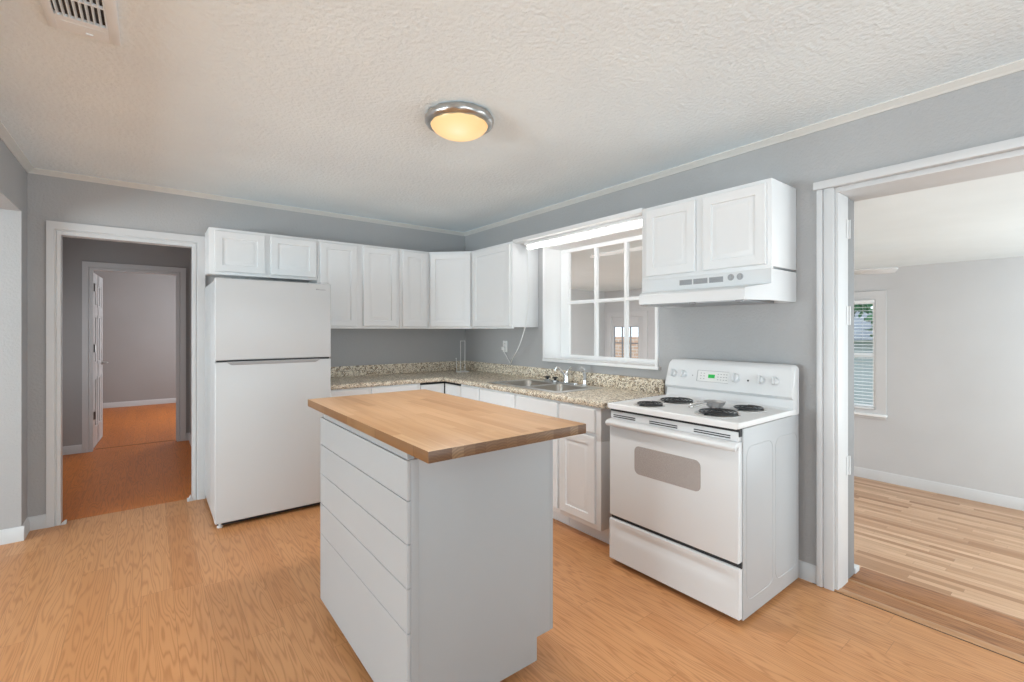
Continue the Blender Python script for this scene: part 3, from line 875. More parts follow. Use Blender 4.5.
for zz in (1.222, 1.170):
    b = new(); prism(b, rounded_rect(-0.774, -0.740, zz - 0.014, zz + 0.014, 0.010), 'x', -0.008, -0.004); rc = part('receptacle', b, M['plastic'], ou)
    b = new(); box(b, -0.0084, -0.0060, -0.766, -0.7635, zz - 0.004, zz + 0.006); box(b, -0.0084, -0.0060, -0.7505, -0.748, zz - 0.004, zz + 0.006); part('slots', b, M['dark'], rc)

# ================================================================== RANGE HOOD
hy0, hy1 = -3.433, -2.636
hd = empty('range_hood', (-0.25, -3.035, 1.512), 'white under-cabinet range hood above the stove', 'range hood')
lw0, lw1 = -3.376, -2.734
def hood_row(x0_, z_, ya, yb):
    return [b.verts.new((-0.003, hy0, z_)), b.verts.new((-0.305, hy0, z_)), b.verts.new((x0_, ya, z_)), b.verts.new((x0_, yb, z_)), b.verts.new((-0.305, hy1, z_)), b.verts.new((-0.003, hy1, z_))]
b = new()
rows = [hood_row(-0.310, 1.675, hy0 + 0.001, hy1 - 0.001), hood_row(-0.310, 1.600, hy0 + 0.001, hy1 - 0.001), hood_row(-0.330, 1.594, hy0 + 0.008, hy1 - 0.010),
        hood_row(-0.462, 1.574, lw0, lw1), hood_row(-0.472, 1.566, lw0 + 0.002, lw1 - 0.002), hood_row(-0.472, 1.512, lw0 + 0.002, lw1 - 0.002)]
for A, B in zip(rows, rows[1:]):
    for k in range(5): b.faces.new((A[k], A[k + 1], B[k + 1], B[k]))
b.faces.new(rows[0])
inn = [b.verts.new(p) for p in ((-0.02, hy0 + 0.015, 1.512), (-0.305, hy0 + 0.015, 1.512), (-0.460, lw0 + 0.012, 1.512), (-0.460, lw1 - 0.012, 1.512), (-0.305, hy1 - 0.015, 1.512), (-0.02, hy1 - 0.015, 1.512))]
inn2 = [b.verts.new((v.co.x, v.co.y, 1.540)) for v in inn]
L_ = rows[-1]
for k in range(6):
    k2 = (k + 1) % 6
    b.faces.new((L_[k], L_[k2], inn[k2], inn[k])); b.faces.new((inn[k], inn[k2], inn2[k2], inn2[k]))
b.faces.new(inn2); b.faces.new((rows[0][0], rows[0][5], rows[1][5], rows[1][0]))
for A, B in zip(rows[1:], rows[2:]): b.faces.new((A[0], A[5], B[5], B[0]))
part('canopy', b, M['enamel'], hd, smooth=25)
b = new(); box(b, -0.44, -0.04, hy0 + 0.10, hy1 - 0.16, 1.508, 1.5395); part('grease_filter', b, M['aluminium'], hd, 'dull metal filter under the hood')
for yy in (hy0 + 0.10, hy0 + 0.36):
    b = new(); box(b, -0.458, -0.430, yy - 0.014, yy + 0.014, 1.500, 1.515, 0.003); part('filter_clip', b, M['slot'], hd)
for y0_, y1_ in ((-2.908, -2.990), (-2.998, -3.086), (-3.096, -3.178)):
    b = new(); box(b, -0.3105, -0.305, y1_, y0_, 1.626, 1.657, 0.001); vg = part('vent_slot', b, M['slot'], hd)
    b = new()
    for k in range(4): box(b, -0.3115, -0.305, y1_, y0_, 1.630 + k * 0.0075, 1.6325 + k * 0.0075)
    part('louvers', b, M['handle_grey'], vg)
for yy in (-3.222, -3.272):
    b = new(); lathe(b, [(0, 0), (0.018, 0), (0.018, 0.002), (0.012, 0.003), (0.011, 0.012), (0, 0.013)], (-0.309, yy, 1.647), '-x', 18); part('knob', b, M['handle_grey'], hd)

# ================================================================== BASE CABINETS
BT, BD = 0.872, 0.61
def base_cab(label, wall, a0, a1, fronts, doors, name='base_cabinet', end=False, group=None):
    mid = (a0 + a1) / 2
    t = empty(name, (mid, -BD / 2, 0) if wall == 'A' else (-BD / 2, mid, 0), label, 'cabinet', group)
    lo, hi = min(a0, a1) + 0.0006, max(a0, a1) - 0.0006
    b = new()
    if wall == 'A':
        box(b, lo, hi, -BD, -0.003, 0.105, BT, 0.0015)
    else:
        box(b, -BD, -0.003, lo, hi, 0.105, 0.66, 0.0015)
        box(b, -BD, -BD + 0.02, lo, hi, 0.6602, BT, 0.0005)
        box(b, -BD + 0.0202, -0.003, lo, lo + 0.016, 0.6602, BT); box(b, -BD + 0.0202, -0.003, hi - 0.016, hi, 0.6602, BT)
    part('carcass', b, M['cab'], t)
    b = new()
    if wall == 'A': box(b, lo, hi, -BD + 0.075, -0.02, 0, 0.107)
    else: box(b, -BD + 0.085, -0.02, lo, hi, 0, 0.107)
    part('toe_kick', b, M['cab'], t)
    for a, c_ in fronts:
        b = new()
        if wall == 'A': slab(b, FA(min(a, c_), -BD - 0.001, 0.712), abs(c_ - a), 0.148)
        else: slab(b, FB(max(a, c_), -BD - 0.001, 0.712), abs(c_ - a), 0.148)
        part('drawer_front', b, M['cab'], t)
    for a, c_ in doors:
        b = new()
        if wall == 'A': panel_door(b, FA(min(a, c_), -BD - 0.001, 0.140), abs(c_ - a), 0.548)
        else: panel_door(b, FB(max(a, c_), -BD - 0.001, 0.140), abs(c_ - a), 0.548)
        part('door', b, M['cab'], t)
base_cab('white base cabinet between the refrigerator and the corner, under the counter', 'A', -1.702, -0.89, [(-1.690, -1.362), (-1.330, -0.90)], [(-1.690, -1.362), (-1.330, -0.90)])
c = empty('corner_base_cabinet', (-0.45, -0.45, 0), 'white corner base cabinet with an inset folding corner door', 'cabinet')
b = new()
prism(b, [(-0.003, -0.003), (-0.888, -0.003), (-0.888, -0.61), (-0.61, -0.61), (-0.61, -0.918), (-0.003, -0.918)], 'z', 0.105, 0.66)
prism(b, [(-0.888, -0.59), (-0.888, -0.61), (-0.868, -0.61), (-0.868, -0.59)], 'z', 0.6602, BT)
prism(b, [(-0.61, -0.918), (-0.59, -0.918), (-0.59, -0.905), (-0.61, -0.905)], 'z', 0.6602, BT)
prism(b, [(-0.888, -0.003), (-0.888, -0.55), (-0.55, -0.55), (-0.55, -0.918), (-0.003, -0.918), (-0.004, -0.004)], 'z', 0.6602, 0.70)
part('carcass', b, M['cab'], c)
b = new(); prism(b, [(-0.02, -0.02), (-0.888, -0.02), (-0.888, -0.53), (-0.53, -0.53), (-0.53, -0.918), (-0.02, -0.918)], 'z', 0, 0.107); part('toe_kick', b, M['cab'], c)
b = new(); prism(b, [(-0.868, -0.584), (-0.590, -0.584), (-0.590, -0.905), (-0.58, -0.905), (-0.58, -0.574), (-0.868, -0.574)], 'z', 0.66, BT); part('door_gap', b, M['dark'], c)
b = new(); panel_door(b, ((-0.862, -0.594, 0.130), (1, 0, 0), (0, 0, 1), (0, -1, 0)), 0.245, 0.722); part('door', b, M['cab'], c)
b = new(); panel_door(b, ((-0.597, -0.625, 0.130), (0, -1, 0), (0, 0, 1), (-1, 0, 0)), 0.275, 0.722); part('door', b, M['cab'], c)
base_cab('narrow white base cabinet between the corner cabinet and the sink', 'B', -0.92, -1.22, [(-0.935, -1.208)], [(-0.935, -1.208)])
base_cab('wide white base cabinet under the sink', 'B', -1.222, -2.19, [(-1.236, -1.700), (-1.728, -2.176)], [(-1.236, -1.700), (-1.728, -2.176)])
base_cab('white base cabinet with one drawer and door left of the stove', 'B', -2.192, -2.555, [(-2.206, -2.516)], [(-2.206, -2.516)])

# ================================================================== COUNTERTOP with sink cut-out
CT0, CT1 = 0.874, 0.914
ct = empty('countertop', (-0.3, -0.3, CT0), 'speckled tan laminate countertop running in an L along both walls', 'countertop')
SX0, SX1, SY0, SY1 = -0.545, -0.085, -2.105, -1.285     # sink cut-out
EF = [(0, CT0), (-0.012, CT0), (-0.021, CT0 + 0.006), (-0.025, CT0 + 0.018), (-0.025, CT0 + 0.026), (-0.021, CT0 + 0.035), (-0.012, CT1), (0, CT1)]
b = new()
CF = -0.610
box(b, -1.703, -0.002, CF, -0.002, CT0, CT1)
box(b, CF, -0.002, SY1, CF + 0.001, CT0, CT1); box(b, CF, -0.002, -2.600, SY0, CT0, CT1)
box(b, CF, SX0, SY0, SY1, CT0, CT1); box(b, SX1, -0.002, SY0, SY1, CT0, CT1)
prism(b, [(CF + d, z) for d, z in EF], 'x', -1.703, CF - 0.012)
prism(b, [(CF + d, z) for d, z in EF], 'y', -2.600, CF - 0.012)
box(b, CF - 0.022, CF, CF - 0.022, CF, CT0, CT1 - 0.0005, 0.004)
part('worktop', b, M['granite'], ct)
b = new(); box(b, -1.703, -0.022, -0.021, -0.002, CT1, CT1 + 0.10, 0.003); box(b, -0.021, -0.002, -2.600, -0.002, CT1, CT1 + 0.10, 0.003)
part('backsplash', b, M['granite'], ct)

# sink
sk = empty('kitchen_sink', (-0.32, -1.695, CT1), 'double-bowl stainless steel sink set in the counter under the window', 'sink')
def bowl(bm, x0, x1, y0, y1, zt, depth, r):
    loops = []
    for ins, dz in ((0, 0.0), (0.006, -0.004), (0.014, -0.03), (0.020, -depth + 0.03), (0.035, -depth + 0.006), (0.06, -depth)):
        loops.append([(p[0], p[1], zt + dz) for p in rounded_rect(x0 + ins, x1 - ins, y0 + ins, y1 - ins, max(r - ins * 0.5, 0.02), 6)])
    V = [[bm.verts.new(p) for p in lp] for lp in loops]
    n = len(V[0])
    for A, B in zip(V, V[1:]):
        for k in range(n):
            bm.faces.new((A[k], A[(k + 1) % n], B[(k + 1) % n], B[k]))
    bm.faces.new(V[-1])
    return V[0]
rim_z = CT1 + 0.004
def rim(bm, outer, holes):
    """flat rim: strips around two bowls"""
    (x0, x1, y0, y1) = outer
    hx0_, hx1_ = holes[0][0], holes[0][1]
    ys = sorted([q for h in holes for q in h[2:]])
    box(bm, x0, hx0_ + 0.004, y0, y1, CT1 + 0.0005, rim_z, 0.0015); box(bm, hx1_ - 0.004, x1, y0, y1, CT1 + 0.0005, rim_z, 0.0015)
    box(bm, hx0_, hx1_, y0, ys[0] + 0.004, CT1 + 0.0005, rim_z, 0.0015); box(bm, hx0_, hx1_, ys[1] - 0.004, ys[2] + 0.004, CT1 + 0.0005, rim_z, 0.0015); box(bm, hx0_, hx1_, ys[3] - 0.004, y1, CT1 + 0.0005, rim_z, 0.0015)
    for (a0, a1, c0, c1) in holes:   # rounded corner fillets
        for (px, py, qx, qy) in ((a0, c0, 1, 1), (a1, c0, -1, 1), (a0, c1, 1, -1), (a1, c1, -1, -1)):
            r = 0.055
            pts = [(px, py)] + [(px + qx * (r - r * math.sin(R(t))), py + qy * (r - r * math.cos(R(t)))) for t in range(0, 91, 15)]
            prism(bm, pts, 'z', CT1 + 0.001, rim_z)
holes = [(-0.515, -0.165, -1.675, -1.325), (-0.515, -0.165, -2.065, -1.715)]
b = new(); rim(b, (-0.565, -0.068, -2.125, -1.265), holes); part('rim', b, M['steel'], sk)
for h in holes:
    b = new(); bowl(b, *h, rim_z - 0.001, 0.17, 0.055); bw = part('bowl', b, M['sinkbowl'], sk)
    b = new(); lathe(b, [(0, 0.003), (0.03, 0.002), (0.042, 0.004), (0.044, 0.0), (0, 0.0)], ((h[0] + h[1]) / 2, (h[2] + h[3]) / 2, rim_z - 0.1708), 'z', 20); part('drain', b, M['chrome'], bw)

# faucet
fa = empty('faucet', (-0.105, -1.745, rim_z), 'chrome faucet with a raised spout behind the sink', 'faucet')
b = new(); prism(b, rounded_rect(-0.132, -0.078, -1.87, -1.64, 0.026), 'z', rim_z + 0.0003, rim_z + 0.012, 0.003); part('deck_plate', b, M['chrome'], fa)
b = new(); lathe(b, [(0, 0.010), (0.026, 0.010), (0.024, 0.03), (0.020, 0.055), (0.020, 0.075), (0.013, 0.088), (0, 0.090)], (-0.105, -1.735, rim_z), 'z', 20); part('body', b, M['chrome'], fa)
b = new(); tube(b, smooth_path([(-0.108, -1.732, rim_z + 0.050), (-0.122, -1.722, rim_z + 0.075), (-0.148, -1.708, rim_z + 0.112), (-0.172, -1.698, rim_z + 0.128), (-0.186, -1.692, rim_z + 0.124), (-0.190, -1.690, rim_z + 0.108)], 6), 0.010, 12); part('spout', b, M['chrome'], fa)
b = new(); tube(b, smooth_path([(-0.105, -1.735, rim_z + 0.085), (-0.095, -1.738, rim_z + 0.105), (-0.060, -1.748, rim_z + 0.132)], 5), 0.007, 10, r1=0.010); part('lever_handle', b, M['chrome'], fa)
sp = empty('sink_sprayer', (-0.10, -1.935, rim_z), 'chrome side sprayer with a dark neck standing right of the faucet', 'sprayer')
b = new(); lathe(b, [(0, 0.0004), (0.025, 0.0004), (0.025, 0.008), (0.017, 0.014), (0.014, 0.045), (0, 0.046)], (-0.10, -1.935, rim_z), 'z', 18); part('holder', b, M['chrome'], sp)
b = new(); tube(b, smooth_path([(-0.10, -1.935, rim_z + 0.04), (-0.098, -1.936, rim_z + 0.085), (-0.106, -1.932, rim_z + 0.112)], 5), 0.011, 12, r1=0.014); part('neck', b, M['greyplastic'], sp, 'dark grey neck')
b = new(); tube(b, smooth_path([(-0.098, -1.936, rim_z + 0.104), (-0.110, -1.929, rim_z + 0.124), (-0.132, -1.918, rim_z + 0.138)], 5), 0.014, 12, r1=0.017); part('spray_head', b, M['chrome'], sp)
for k, (yy, lab) in enumerate(((-1.515, 'small metal sink strainer with a black knob on the sink ledge, farther from the stove'), (-1.610, 'small metal sink strainer with a black knob on the sink ledge, next to the faucet'))):
    t = empty('sink_strainer', (-0.115, yy, rim_z), lab, 'strainer', 'sink strainers on the ledge')
    b = new(); lathe(b, [(0, 0.0004), (0.026, 0.0004), (0.034, 0.012), (0.040, 0.016), (0.040, 0.019), (0.030, 0.020), (0.012, 0.022), (0, 0.022)], (-0.115, yy, rim_z), 'z', 22); part('basket', b, M['chrome'], t)
    b = new(); lathe(b, [(0, 0.020), (0.010, 0.020), (0.010, 0.028), (0.024, 0.032), (0.026, 0.038), (0.016, 0.044), (0, 0.045)], (-0.115, yy, rim_z), 'z', 18); part('knob', b, M['rubber'], t)

# wire paper towel holder
pt = empty('paper_towel_holder', (-0.20, -0.27, CT1), 'white wire paper towel holder standing in the counter corner', 'paper towel holder')
b = new(); tube(b, [(-0.20 + 0.070 * math.cos(2 * PI * i / 28), -0.27 + 0.070 * math.sin(2 * PI * i / 28), CT1 + 0.0045) for i in range(28)], 0.004, 8, closed=True)
tube(b, [(-0.27, -0.27, CT1 + 0.0045), (-0.13, -0.27, CT1 + 0.0045)], 0.0035, 8); part('base_ring', b, M['plastic'], pt)
b = new(); tube(b, smooth_path([(-0.226, -0.27, CT1 + 0.004), (-0.226, -0.27, CT1 + 0.16), (-0.226, -0.27, CT1 + 0.318), (-0.219, -0.27, CT1 + 0.328), (-0.179, -0.27, CT1 + 0.328), (-0.172, -0.27, CT1 + 0.318), (-0.172, -0.27, CT1 + 0.16), (-0.172, -0.27, CT1 + 0.004)], 4), 0.0034, 8); part('upright_loop', b, M['plastic'], pt)
b = new(); tube(b, smooth_path([(-0.272, -0.27, CT1 + 0.004), (-0.276, -0.27, CT1 + 0.07), (-0.280, -0.27, CT1 + 0.145)], 4), 0.0034, 8); lathe(b, [(0, 0), (0.006, 0.002), (0.007, 0.006), (0.005, 0.012), (0, 0.013)], (-0.280, -0.27, CT1 + 0.140), 'z', 10); part('side_arm', b, M['plastic'], pt)

# ================================================================== STOVE
ry0, ry1, rxf = -3.4672, -2.7025, -0.7084
rg = empty('electric_stove', (-0.39, (ry0 + ry1) / 2, 0), 'white freestanding electric coil stove against the right wall', 'stove')
b = new()
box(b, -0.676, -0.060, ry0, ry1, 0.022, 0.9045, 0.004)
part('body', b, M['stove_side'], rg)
for s, yy in ((0, ry0), (1, ry1)):
    for x0_, x1_ in ((-0.645, -0.375), (-0.345, -0.085)):
        b = new()
        pts = rounded_rect(x0_, x1_, 0.10, 0.815, 0.05, 5)
        tube(b, [(p[0], yy + (0.0006 if s == 0 else -0.0006), p[1]) for p in pts], 0.0022, 6, closed=True)
        part('side_embossing', b, M['stove_side'], rg)
for x_ in (-0.63, -0.11):
    for yy in (ry0 + 0.05, ry1 - 0.05):
        b = new(); lathe(b, [(0, 0), (0.018, 0), (0.018, 0.01), (0.008, 0.013), (0.008, 0.024), (0, 0.024)], (x_, yy, 0), 'z', 14); part('leveling_foot', b, M['dark'], rg)
# cooktop with a raised lip
b = new()
prism(b, [(-0.722, 0.905), (-0.722, 0.930), (-0.716, 0.935), (-0.704, 0.934), (-0.696, 0.929), (-0.11, 0.929), (-0.11, 0.907)], 'y', ry0 + 0.010, ry1 - 0.010, 0.0)
for yy in (ry0 - 0.002, ry1 - 0.011): box(b, -0.7225, -0.10, yy, yy + 0.013, 0.9072, 0.9345, 0.004)
part('cooktop', b, M['cooktop'], rg)
b = new(); box(b, -0.700, -0.660, ry0 + 0.006, ry1 - 0.006, 0.868, 0.9045); part('vent_gap', b, M['dark'], rg)
# vent trim
b = new(); box(b, rxf + 0.004, rxf + 0.035, ry0 + 0.010, ry1 - 0.010, 0.846, 0.890, 0.003); vt = part('vent_trim', b, M['enamel'], rg)
W_ = ry1 - ry0
for f0, f1 in ((0.04, 0.24), (0.36, 0.58), (0.70, 0.94)):
    b = new()
    for zz in (0.856, 0.8665):
        box(b, rxf + 0.0025, rxf + 0.010, ry1 - f1 * W_, ry1 - f0 * W_, zz, zz + 0.005)
    part('vent_slots', b, M['dark'], vt)
# oven door
b = new(); prism(b, rounded_rect(ry0 + 0.006, ry1 - 0.004, 0.288, 0.845, 0.006, 3), 'x', rxf, rxf + 0.034, 0.004); od = part('oven_door', b, M['enamel'], rg)
b = new(); prism(b, rounded_rect(-3.276, -2.884, 0.566, 0.720, 0.030, 6), 'x', rxf - 0.0012, rxf + 0.004, 0.0); part('oven_window', b, M['oven_glass'], od, 'taupe tinted oven glass')
b = new()
prism(b, [(rxf + 0.006, 0.843), (rxf - 0.006, 0.845), (rxf - 0.032, 0.838), (rxf - 0.040, 0.826), (rxf - 0.036, 0.812), (rxf - 0.026, 0.806), (rxf - 0.022, 0.814), (rxf - 0.010, 0.822), (rxf + 0.006, 0.822)], 'y', ry0 + 0.004, ry1 - 0.004, 0.003)
part('handle', b, M['enamel'], od)
b = new(); box(b, -0.690, -0.670, ry0 + 0.004, ry1 - 0.004, 0.262, 0.292); part('drawer_gap', b, M['dark'], rg)
# storage drawer with a pressed swoop under its top edge
b = new()
nseg = 24
rows = []
zs = [0.032, 0.036, 0.10, 0.155, 0.185, 0.205, 0.222, 0.236, 0.250, 0.262, 0.266]
for i in range(nseg + 1):
    f = i / nseg
    y_ = ry0 + 0.006 + (ry1 - ry0 - 0.010) * f
    arch = max(0.0, 1 - abs(2 * f - 1) ** 6) 
    row = []
    for z in zs:
        d = 0.0
        if z in (0.032, 0.266): d = 0.006
        if 0.18 < z < 0.24:
            d = 0.011 * arch * math.sin(PI * (z - 0.18) / 0.06)
        row.append(b.verts.new((rxf + d, y_, z)))
    rows.append(row)
back = [[b.verts.new((rxf + 0.032, r_[0].co.y, zs[0])), b.verts.new((rxf + 0.032, r_[0].co.y, zs[-1]))] for r_ in rows]
for i in range(nseg):
    for k in range(len(zs) - 1):
        b.faces.new((rows[i][k], rows[i + 1][k], rows[i + 1][k + 1], rows[i][k + 1]))
    b.faces.new((rows[i][-1], rows[i + 1][-1], back[i + 1][1], back[i][1]))
    b.faces.new((rows[i][0], back[i][0], back[i + 1][0], rows[i + 1][0]))
    b.faces.new((back[i][0], back[i][1], back[i + 1][1], back[i + 1][0]))
b.faces.new(rows[0] + [back[0][1], back[0][0]])
b.faces.new(list(reversed(rows[-1])) + [back[-1][0], back[-1][1]])
part('storage_drawer', b, M['enamel'], rg, smooth=40)
# backguard
b = new()
sec = [(-0.058, 0.905), (-0.150, 0.905), (-0.150, 0.9285), (-0.135, 0.942), (-0.128, 0.985), (-0.145, 0.994), (-0.152, 1.002), (-0.150, 1.014), (-0.118, 1.138), (-0.106, 1.158), (-0.085, 1.170), (-0.058, 1.170)]
ys_ = []
for i in range(6):
    a = R(90 * i / 5)
    ys_.append((ry0 + 0.028 * (1 - math.sin(a)), 0.03 * (1 - math.cos(a))))
st = [(ry0, 0.028)] if False else []
prof_y = [(ry0 + 0.028 * (1 - math.cos(R(90 * i / 6))), 0.030 * (1 - math.sin(R(90 * i / 6)))) for i in range(7)]
prof_y += [(ry1 - (y_ - ry0), dz) for y_, dz in reversed(prof_y)]
V = []
for y_, dz in prof_y:
    V.append([b.verts.new((x_, y_, z_ - (dz if z_ > 1.12 else 0))) for x_, z_ in sec])
for A, B in zip(V, V[1:]):
    for k in range(len(sec)):
        k2 = (k + 1) % len(sec)
        b.faces.new((A[k], A[k2], B[k2], B[k]))
b.faces.new(V[0]); b.faces.new(list(reversed(V[-1])))
bgd = part('backguard', b, M['enamel'], rg, smooth=30)
# slanted control face: point on it at height z
def bx(z): return -0.150 + 0.032 * (z - 1.014) / 0.124
bn = Vector((-0.124, 0, 0.032)).normalized()
for yy in (-2.757, -2.828, -3.160, -3.303, -3.378):
    p = Vector((bx(1.078), yy, 1.078))
    b = new(); big = 0.024 if abs(yy + 3.16) < 0.01 else 0.020
    lathe(b, [(0, 0), (big + 0.003, 0), (big + 0.003, 0.003), (big, 0.005), (big - 0.002, 0.016), (big - 0.005, 0.018), (0, 0.018)], p, bn, 24)
    t2 = bmesh.new(); bmesh.ops.create_cube(t2, size=1)
    up_ = Vector((bn.z, 0, -bn.x)) * -1
    up_ = Vector((0.032, 0, 0.124)).normalized()
    for v in t2.verts:
        v.co = p + bn * (0.018 + v.co.x * 0.020) + Vector((0, 1, 0)) * (v.co.y * 0.009) + up_ * (v.co.z * big * 1.9)
    bmesh.ops.bevel(t2, geom=list(t2.edges), offset=0.003, segments=2, profile=0.5, affect='EDGES')
    _merge(b, t2)
    part('knob', b, M['enamel'], rg)
def on_face(bm, y0, y1, z0, z1, t0, t1):
    t2 = bmesh.new(); bmesh.ops.create_cube(t2, size=1)
    up_ = Vector((0.032, 0, 0.124)).normalized()
    zc_ = (z0 + z1) / 2
    p = Vector((bx(zc_), (y0 + y1) / 2, zc_))
    for v in t2.verts:
        v.co = p + bn * ((t0 + t1) / 2 + v.co.x * (t1 - t0)) + Vector((0, 1, 0)) * (v.co.y * abs(y1 - y0)) + up_ * (v.co.z * (z1 - z0))
    _merge(bm, t2)
b = new(); on_face(b, -2.920, -3.118, 1.044, 1.108, -0.002, 0.0012); cp = part('clock_panel', b, M['plastic'], rg)
b = new(); on_face(b, -2.9190, -2.9225, 1.043, 1.109, 0.0, 0.0022); on_face(b, -2.920, -3.118, 1.1075, 1.1092, 0, 0.0016); on_face(b, -2.920, -3.118, 1.0425, 1.0440, 0, 0.0016); part('panel_outline', b, M['print'], cp)
b = new(); on_face(b, -2.992, -3.034, 1.066, 1.088, 0, 0.0022); part('clock_display', b, M['led'], cp, 'lit green clock display')
for yy in (-2.945, -2.965, -3.054, -3.072, -3.090, -3.106):
    for zz in (1.060, 1.076, 1.092):
        b = new(); on_face(b, yy - 0.0045, yy + 0.0045, zz - 0.002, zz + 0.002, 0, 0.0016); part('button', b, M['handle_grey'], cp)
b = new()
lathe(b, [(0, 0), (0.0055, 0), (0.0045, 0.003), (0, 0.004)], Vector((bx(1.07), -3.232, 1.07)), bn, 12)
part('indicator_light', b, M['dark'], rg)
b = new(); lathe(b, [(0, 0), (0.004, 0), (0.003, 0.0015), (0, 0.002)], Vector((bx(1.075), -2.888, 1.075)), bn, 12); part('indicator_light', b, M['print'], rg)
b = new(); box(b, -0.149, -0.060, ry0 + 0.0005, ry0 + 0.010, 1.000, 1.0035); part('end_cap_seam', b, M['slot'], rg)
# burners
def burner(cx, cy, rad):
    z = 0.929
    b = new()
    lathe(b, [(rad + 0.011, 0.0), (rad + 0.011, 0.003), (rad + 0.008, 0.005), (rad + 0.004, 0.004), (rad - 0.006, 0.0012), (0, 0.0008), (0, 0.0)], (cx, cy, z), 'z', 36)
    dp = part('drip_pan', b, M['steel'], rg)
    b = new()
    turns = 4 if rad > 0.085 else 3
    pts = []
    n_ = turns * 32
    for i in range(n_ + 1):
        a = 2 * PI * i / 32
        r_ = 0.022 + (rad - 0.022) * i / n_
        pts.append((cx + r_ * math.cos(a + 0.4), cy + r_ * math.sin(a + 0.4), z + 0.0130))
    tube(b, pts, 0.0043, 8)
    lathe(b, [(0, 0.004), (0.017, 0.004), (0.017, 0.012), (0, 0.013)], (cx, cy, z), 'z', 16)
    for k in range(3):
        a = 2 * PI * k / 3 + 0.9
        tube(b, [(cx, cy, z + 0.0060), (cx + rad * math.cos(a), cy + rad * math.sin(a), z + 0.0060)], 0.0035, 6)
    part('heating_coil', b, M['black'], dp, 'black coil element')
burner(-0.585, -2.890, 0.075)
burner(-0.345, -2.905, 0.098)
burner(-0.540, -3.268, 0.098)
burner(-0.285, -3.300, 0.078)
# spoon rest between the burners
sr = empty('spoon_rest', (-0.375, -3.165, 0.931), 'shiny metal spoon rest lying between the stove burners', 'spoon rest')
b = new(); lathe(b, [(0, 0.0), (0.030, 0.0), (0.046, 0.016), (0.056, 0.034), (0.058, 0.036), (0.054, 0.035), (0.042, 0.018), (0.026, 0.006), (0, 0.005)], (-0.375, -3.165, 0.931), 'z', 28); part('bowl', b, M['aluminium'], sr)
b = new(); tube(b, smooth_path([(-0.425, -3.140, 0.962), (-0.445, -3.108, 0.960), (-0.470, -3.085, 0.948), (-0.482, -3.078, 0.9375), (-0.492, -3.098, 0.9375), (-0.476, -3.122, 0.948), (-0.432, -3.148, 0.960)], 5), 0.006, 8); part('handle', b, M['chrome'], sr)

# ================================================================== ISLAND
ix0, ix1, iy0, iy1, zb = -2.172, -1.552, -3.114, -2.148, 0.055
il = empty('kitchen_island', ((ix0 + ix1) / 2, (iy0 + iy1) / 2, 0), 'rolling kitchen island with white sides and butcher-block top', 'island')
b = new()
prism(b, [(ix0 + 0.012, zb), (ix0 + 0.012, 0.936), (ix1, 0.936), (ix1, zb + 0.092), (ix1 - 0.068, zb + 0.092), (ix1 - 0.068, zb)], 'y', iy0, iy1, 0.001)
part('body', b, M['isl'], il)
zs = [zb, 0.285, 0.476, 0.662, 0.804, 0.937]
zs = [zb, 0.376, 0.521, 0.664, 0.805, 0.936]
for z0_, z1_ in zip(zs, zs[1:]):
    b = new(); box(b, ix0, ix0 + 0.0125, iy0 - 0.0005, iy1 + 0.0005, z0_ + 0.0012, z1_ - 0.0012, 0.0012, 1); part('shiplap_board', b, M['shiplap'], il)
b = new(); box(b, ix0 + 0.0125, ix0 + 0.040, iy0 - 0.0025, iy0 + 0.001, zb, 0.936, 0.001); part('corner_trim', b, M['isl'], il)
b = new(); box(b, ix1, ix1 + 0.019, iy0 + 0.001, iy1 - 0.001, zb + 0.092, 0.936, 0.002); part('face_frame', b, M['isl'], il)
hw_ = (iy1 - iy0)
for k in range(2):
    y1_ = iy1 - 0.03 - k * (hw_ / 2 - 0.01)
    wd_ = hw_ / 2 - 0.05
    b = new(); panel_door(b, ((ix1 + 0.0195, y1_ - wd_, zb + 0.12), (0, 1, 0), (0, 0, 1), (1, 0, 0)), wd_, 0.56); part('door', b, M['cab'], il)
    b = new(); slab(b, ((ix1 + 0.0195, y1_ - wd_, zb + 0.705), (0, 1, 0), (0, 0, 1), (1, 0, 0)), wd_, 0.145); part('drawer_front', b, M['cab'], il)
b = new(); box(b, ix0 + 0.045, ix1 - 0.02, iy0 + 0.03, iy1 - 0.03, 0.935, 0.9645); box(b, ix0 + 0.006, ix0 + 0.030, iy0 + 0.012, iy1 - 0.03, 0.9364, 0.9638)
part('cleat', b, M['isl'], il)
b = new()
ty0, ty1, tx0, tx1 = -3.274, -1.950, -2.180, -1.510
box(b, tx0, tx1, ty0, ty1, 0.964, 1.0, 0.0015)
for f in b.faces:
    f.material_index = 1 if abs(f.normal.y) > 0.9 and f.calc_area() > 0.005 else 0
b.normal_update()
for f in b.faces:
    f.material_index = 1 if abs(f.normal.y) > 0.9 else (2 if abs(f.normal.x) > 0.9 else 0)
part('butcher_block_top', b, [M['butcher'], M['end_grain'], M['edge_wood']], il, 'butcher-block top with dark end grain')
for x_ in (ix0 + 0.10, ix1 - 0.14):
    for y_ in (iy0 + 0.12, iy1 - 0.12):
        b = new()
        lathe(b, [(0, -0.011), (0.017, -0.011), (0.021, -0.006), (0.021, 0.006), (0.017, 0.011), (0, 0.011)], (x_, y_, 0.021), 'x', 20)
        box(b, x_ - 0.016, x_ - 0.012, y_ - 0.012, y_ + 0.012, 0.014, zb - 0.002); box(b, x_ + 0.012, x_ + 0.016, y_ - 0.012, y_ + 0.012, 0.014, zb - 0.002); box(b, x_ - 0.022, x_ + 0.022, y_ - 0.022, y_ + 0.022, zb - 0.004, zb - 0.0002)
        part('caster', b, M['dark'], il)

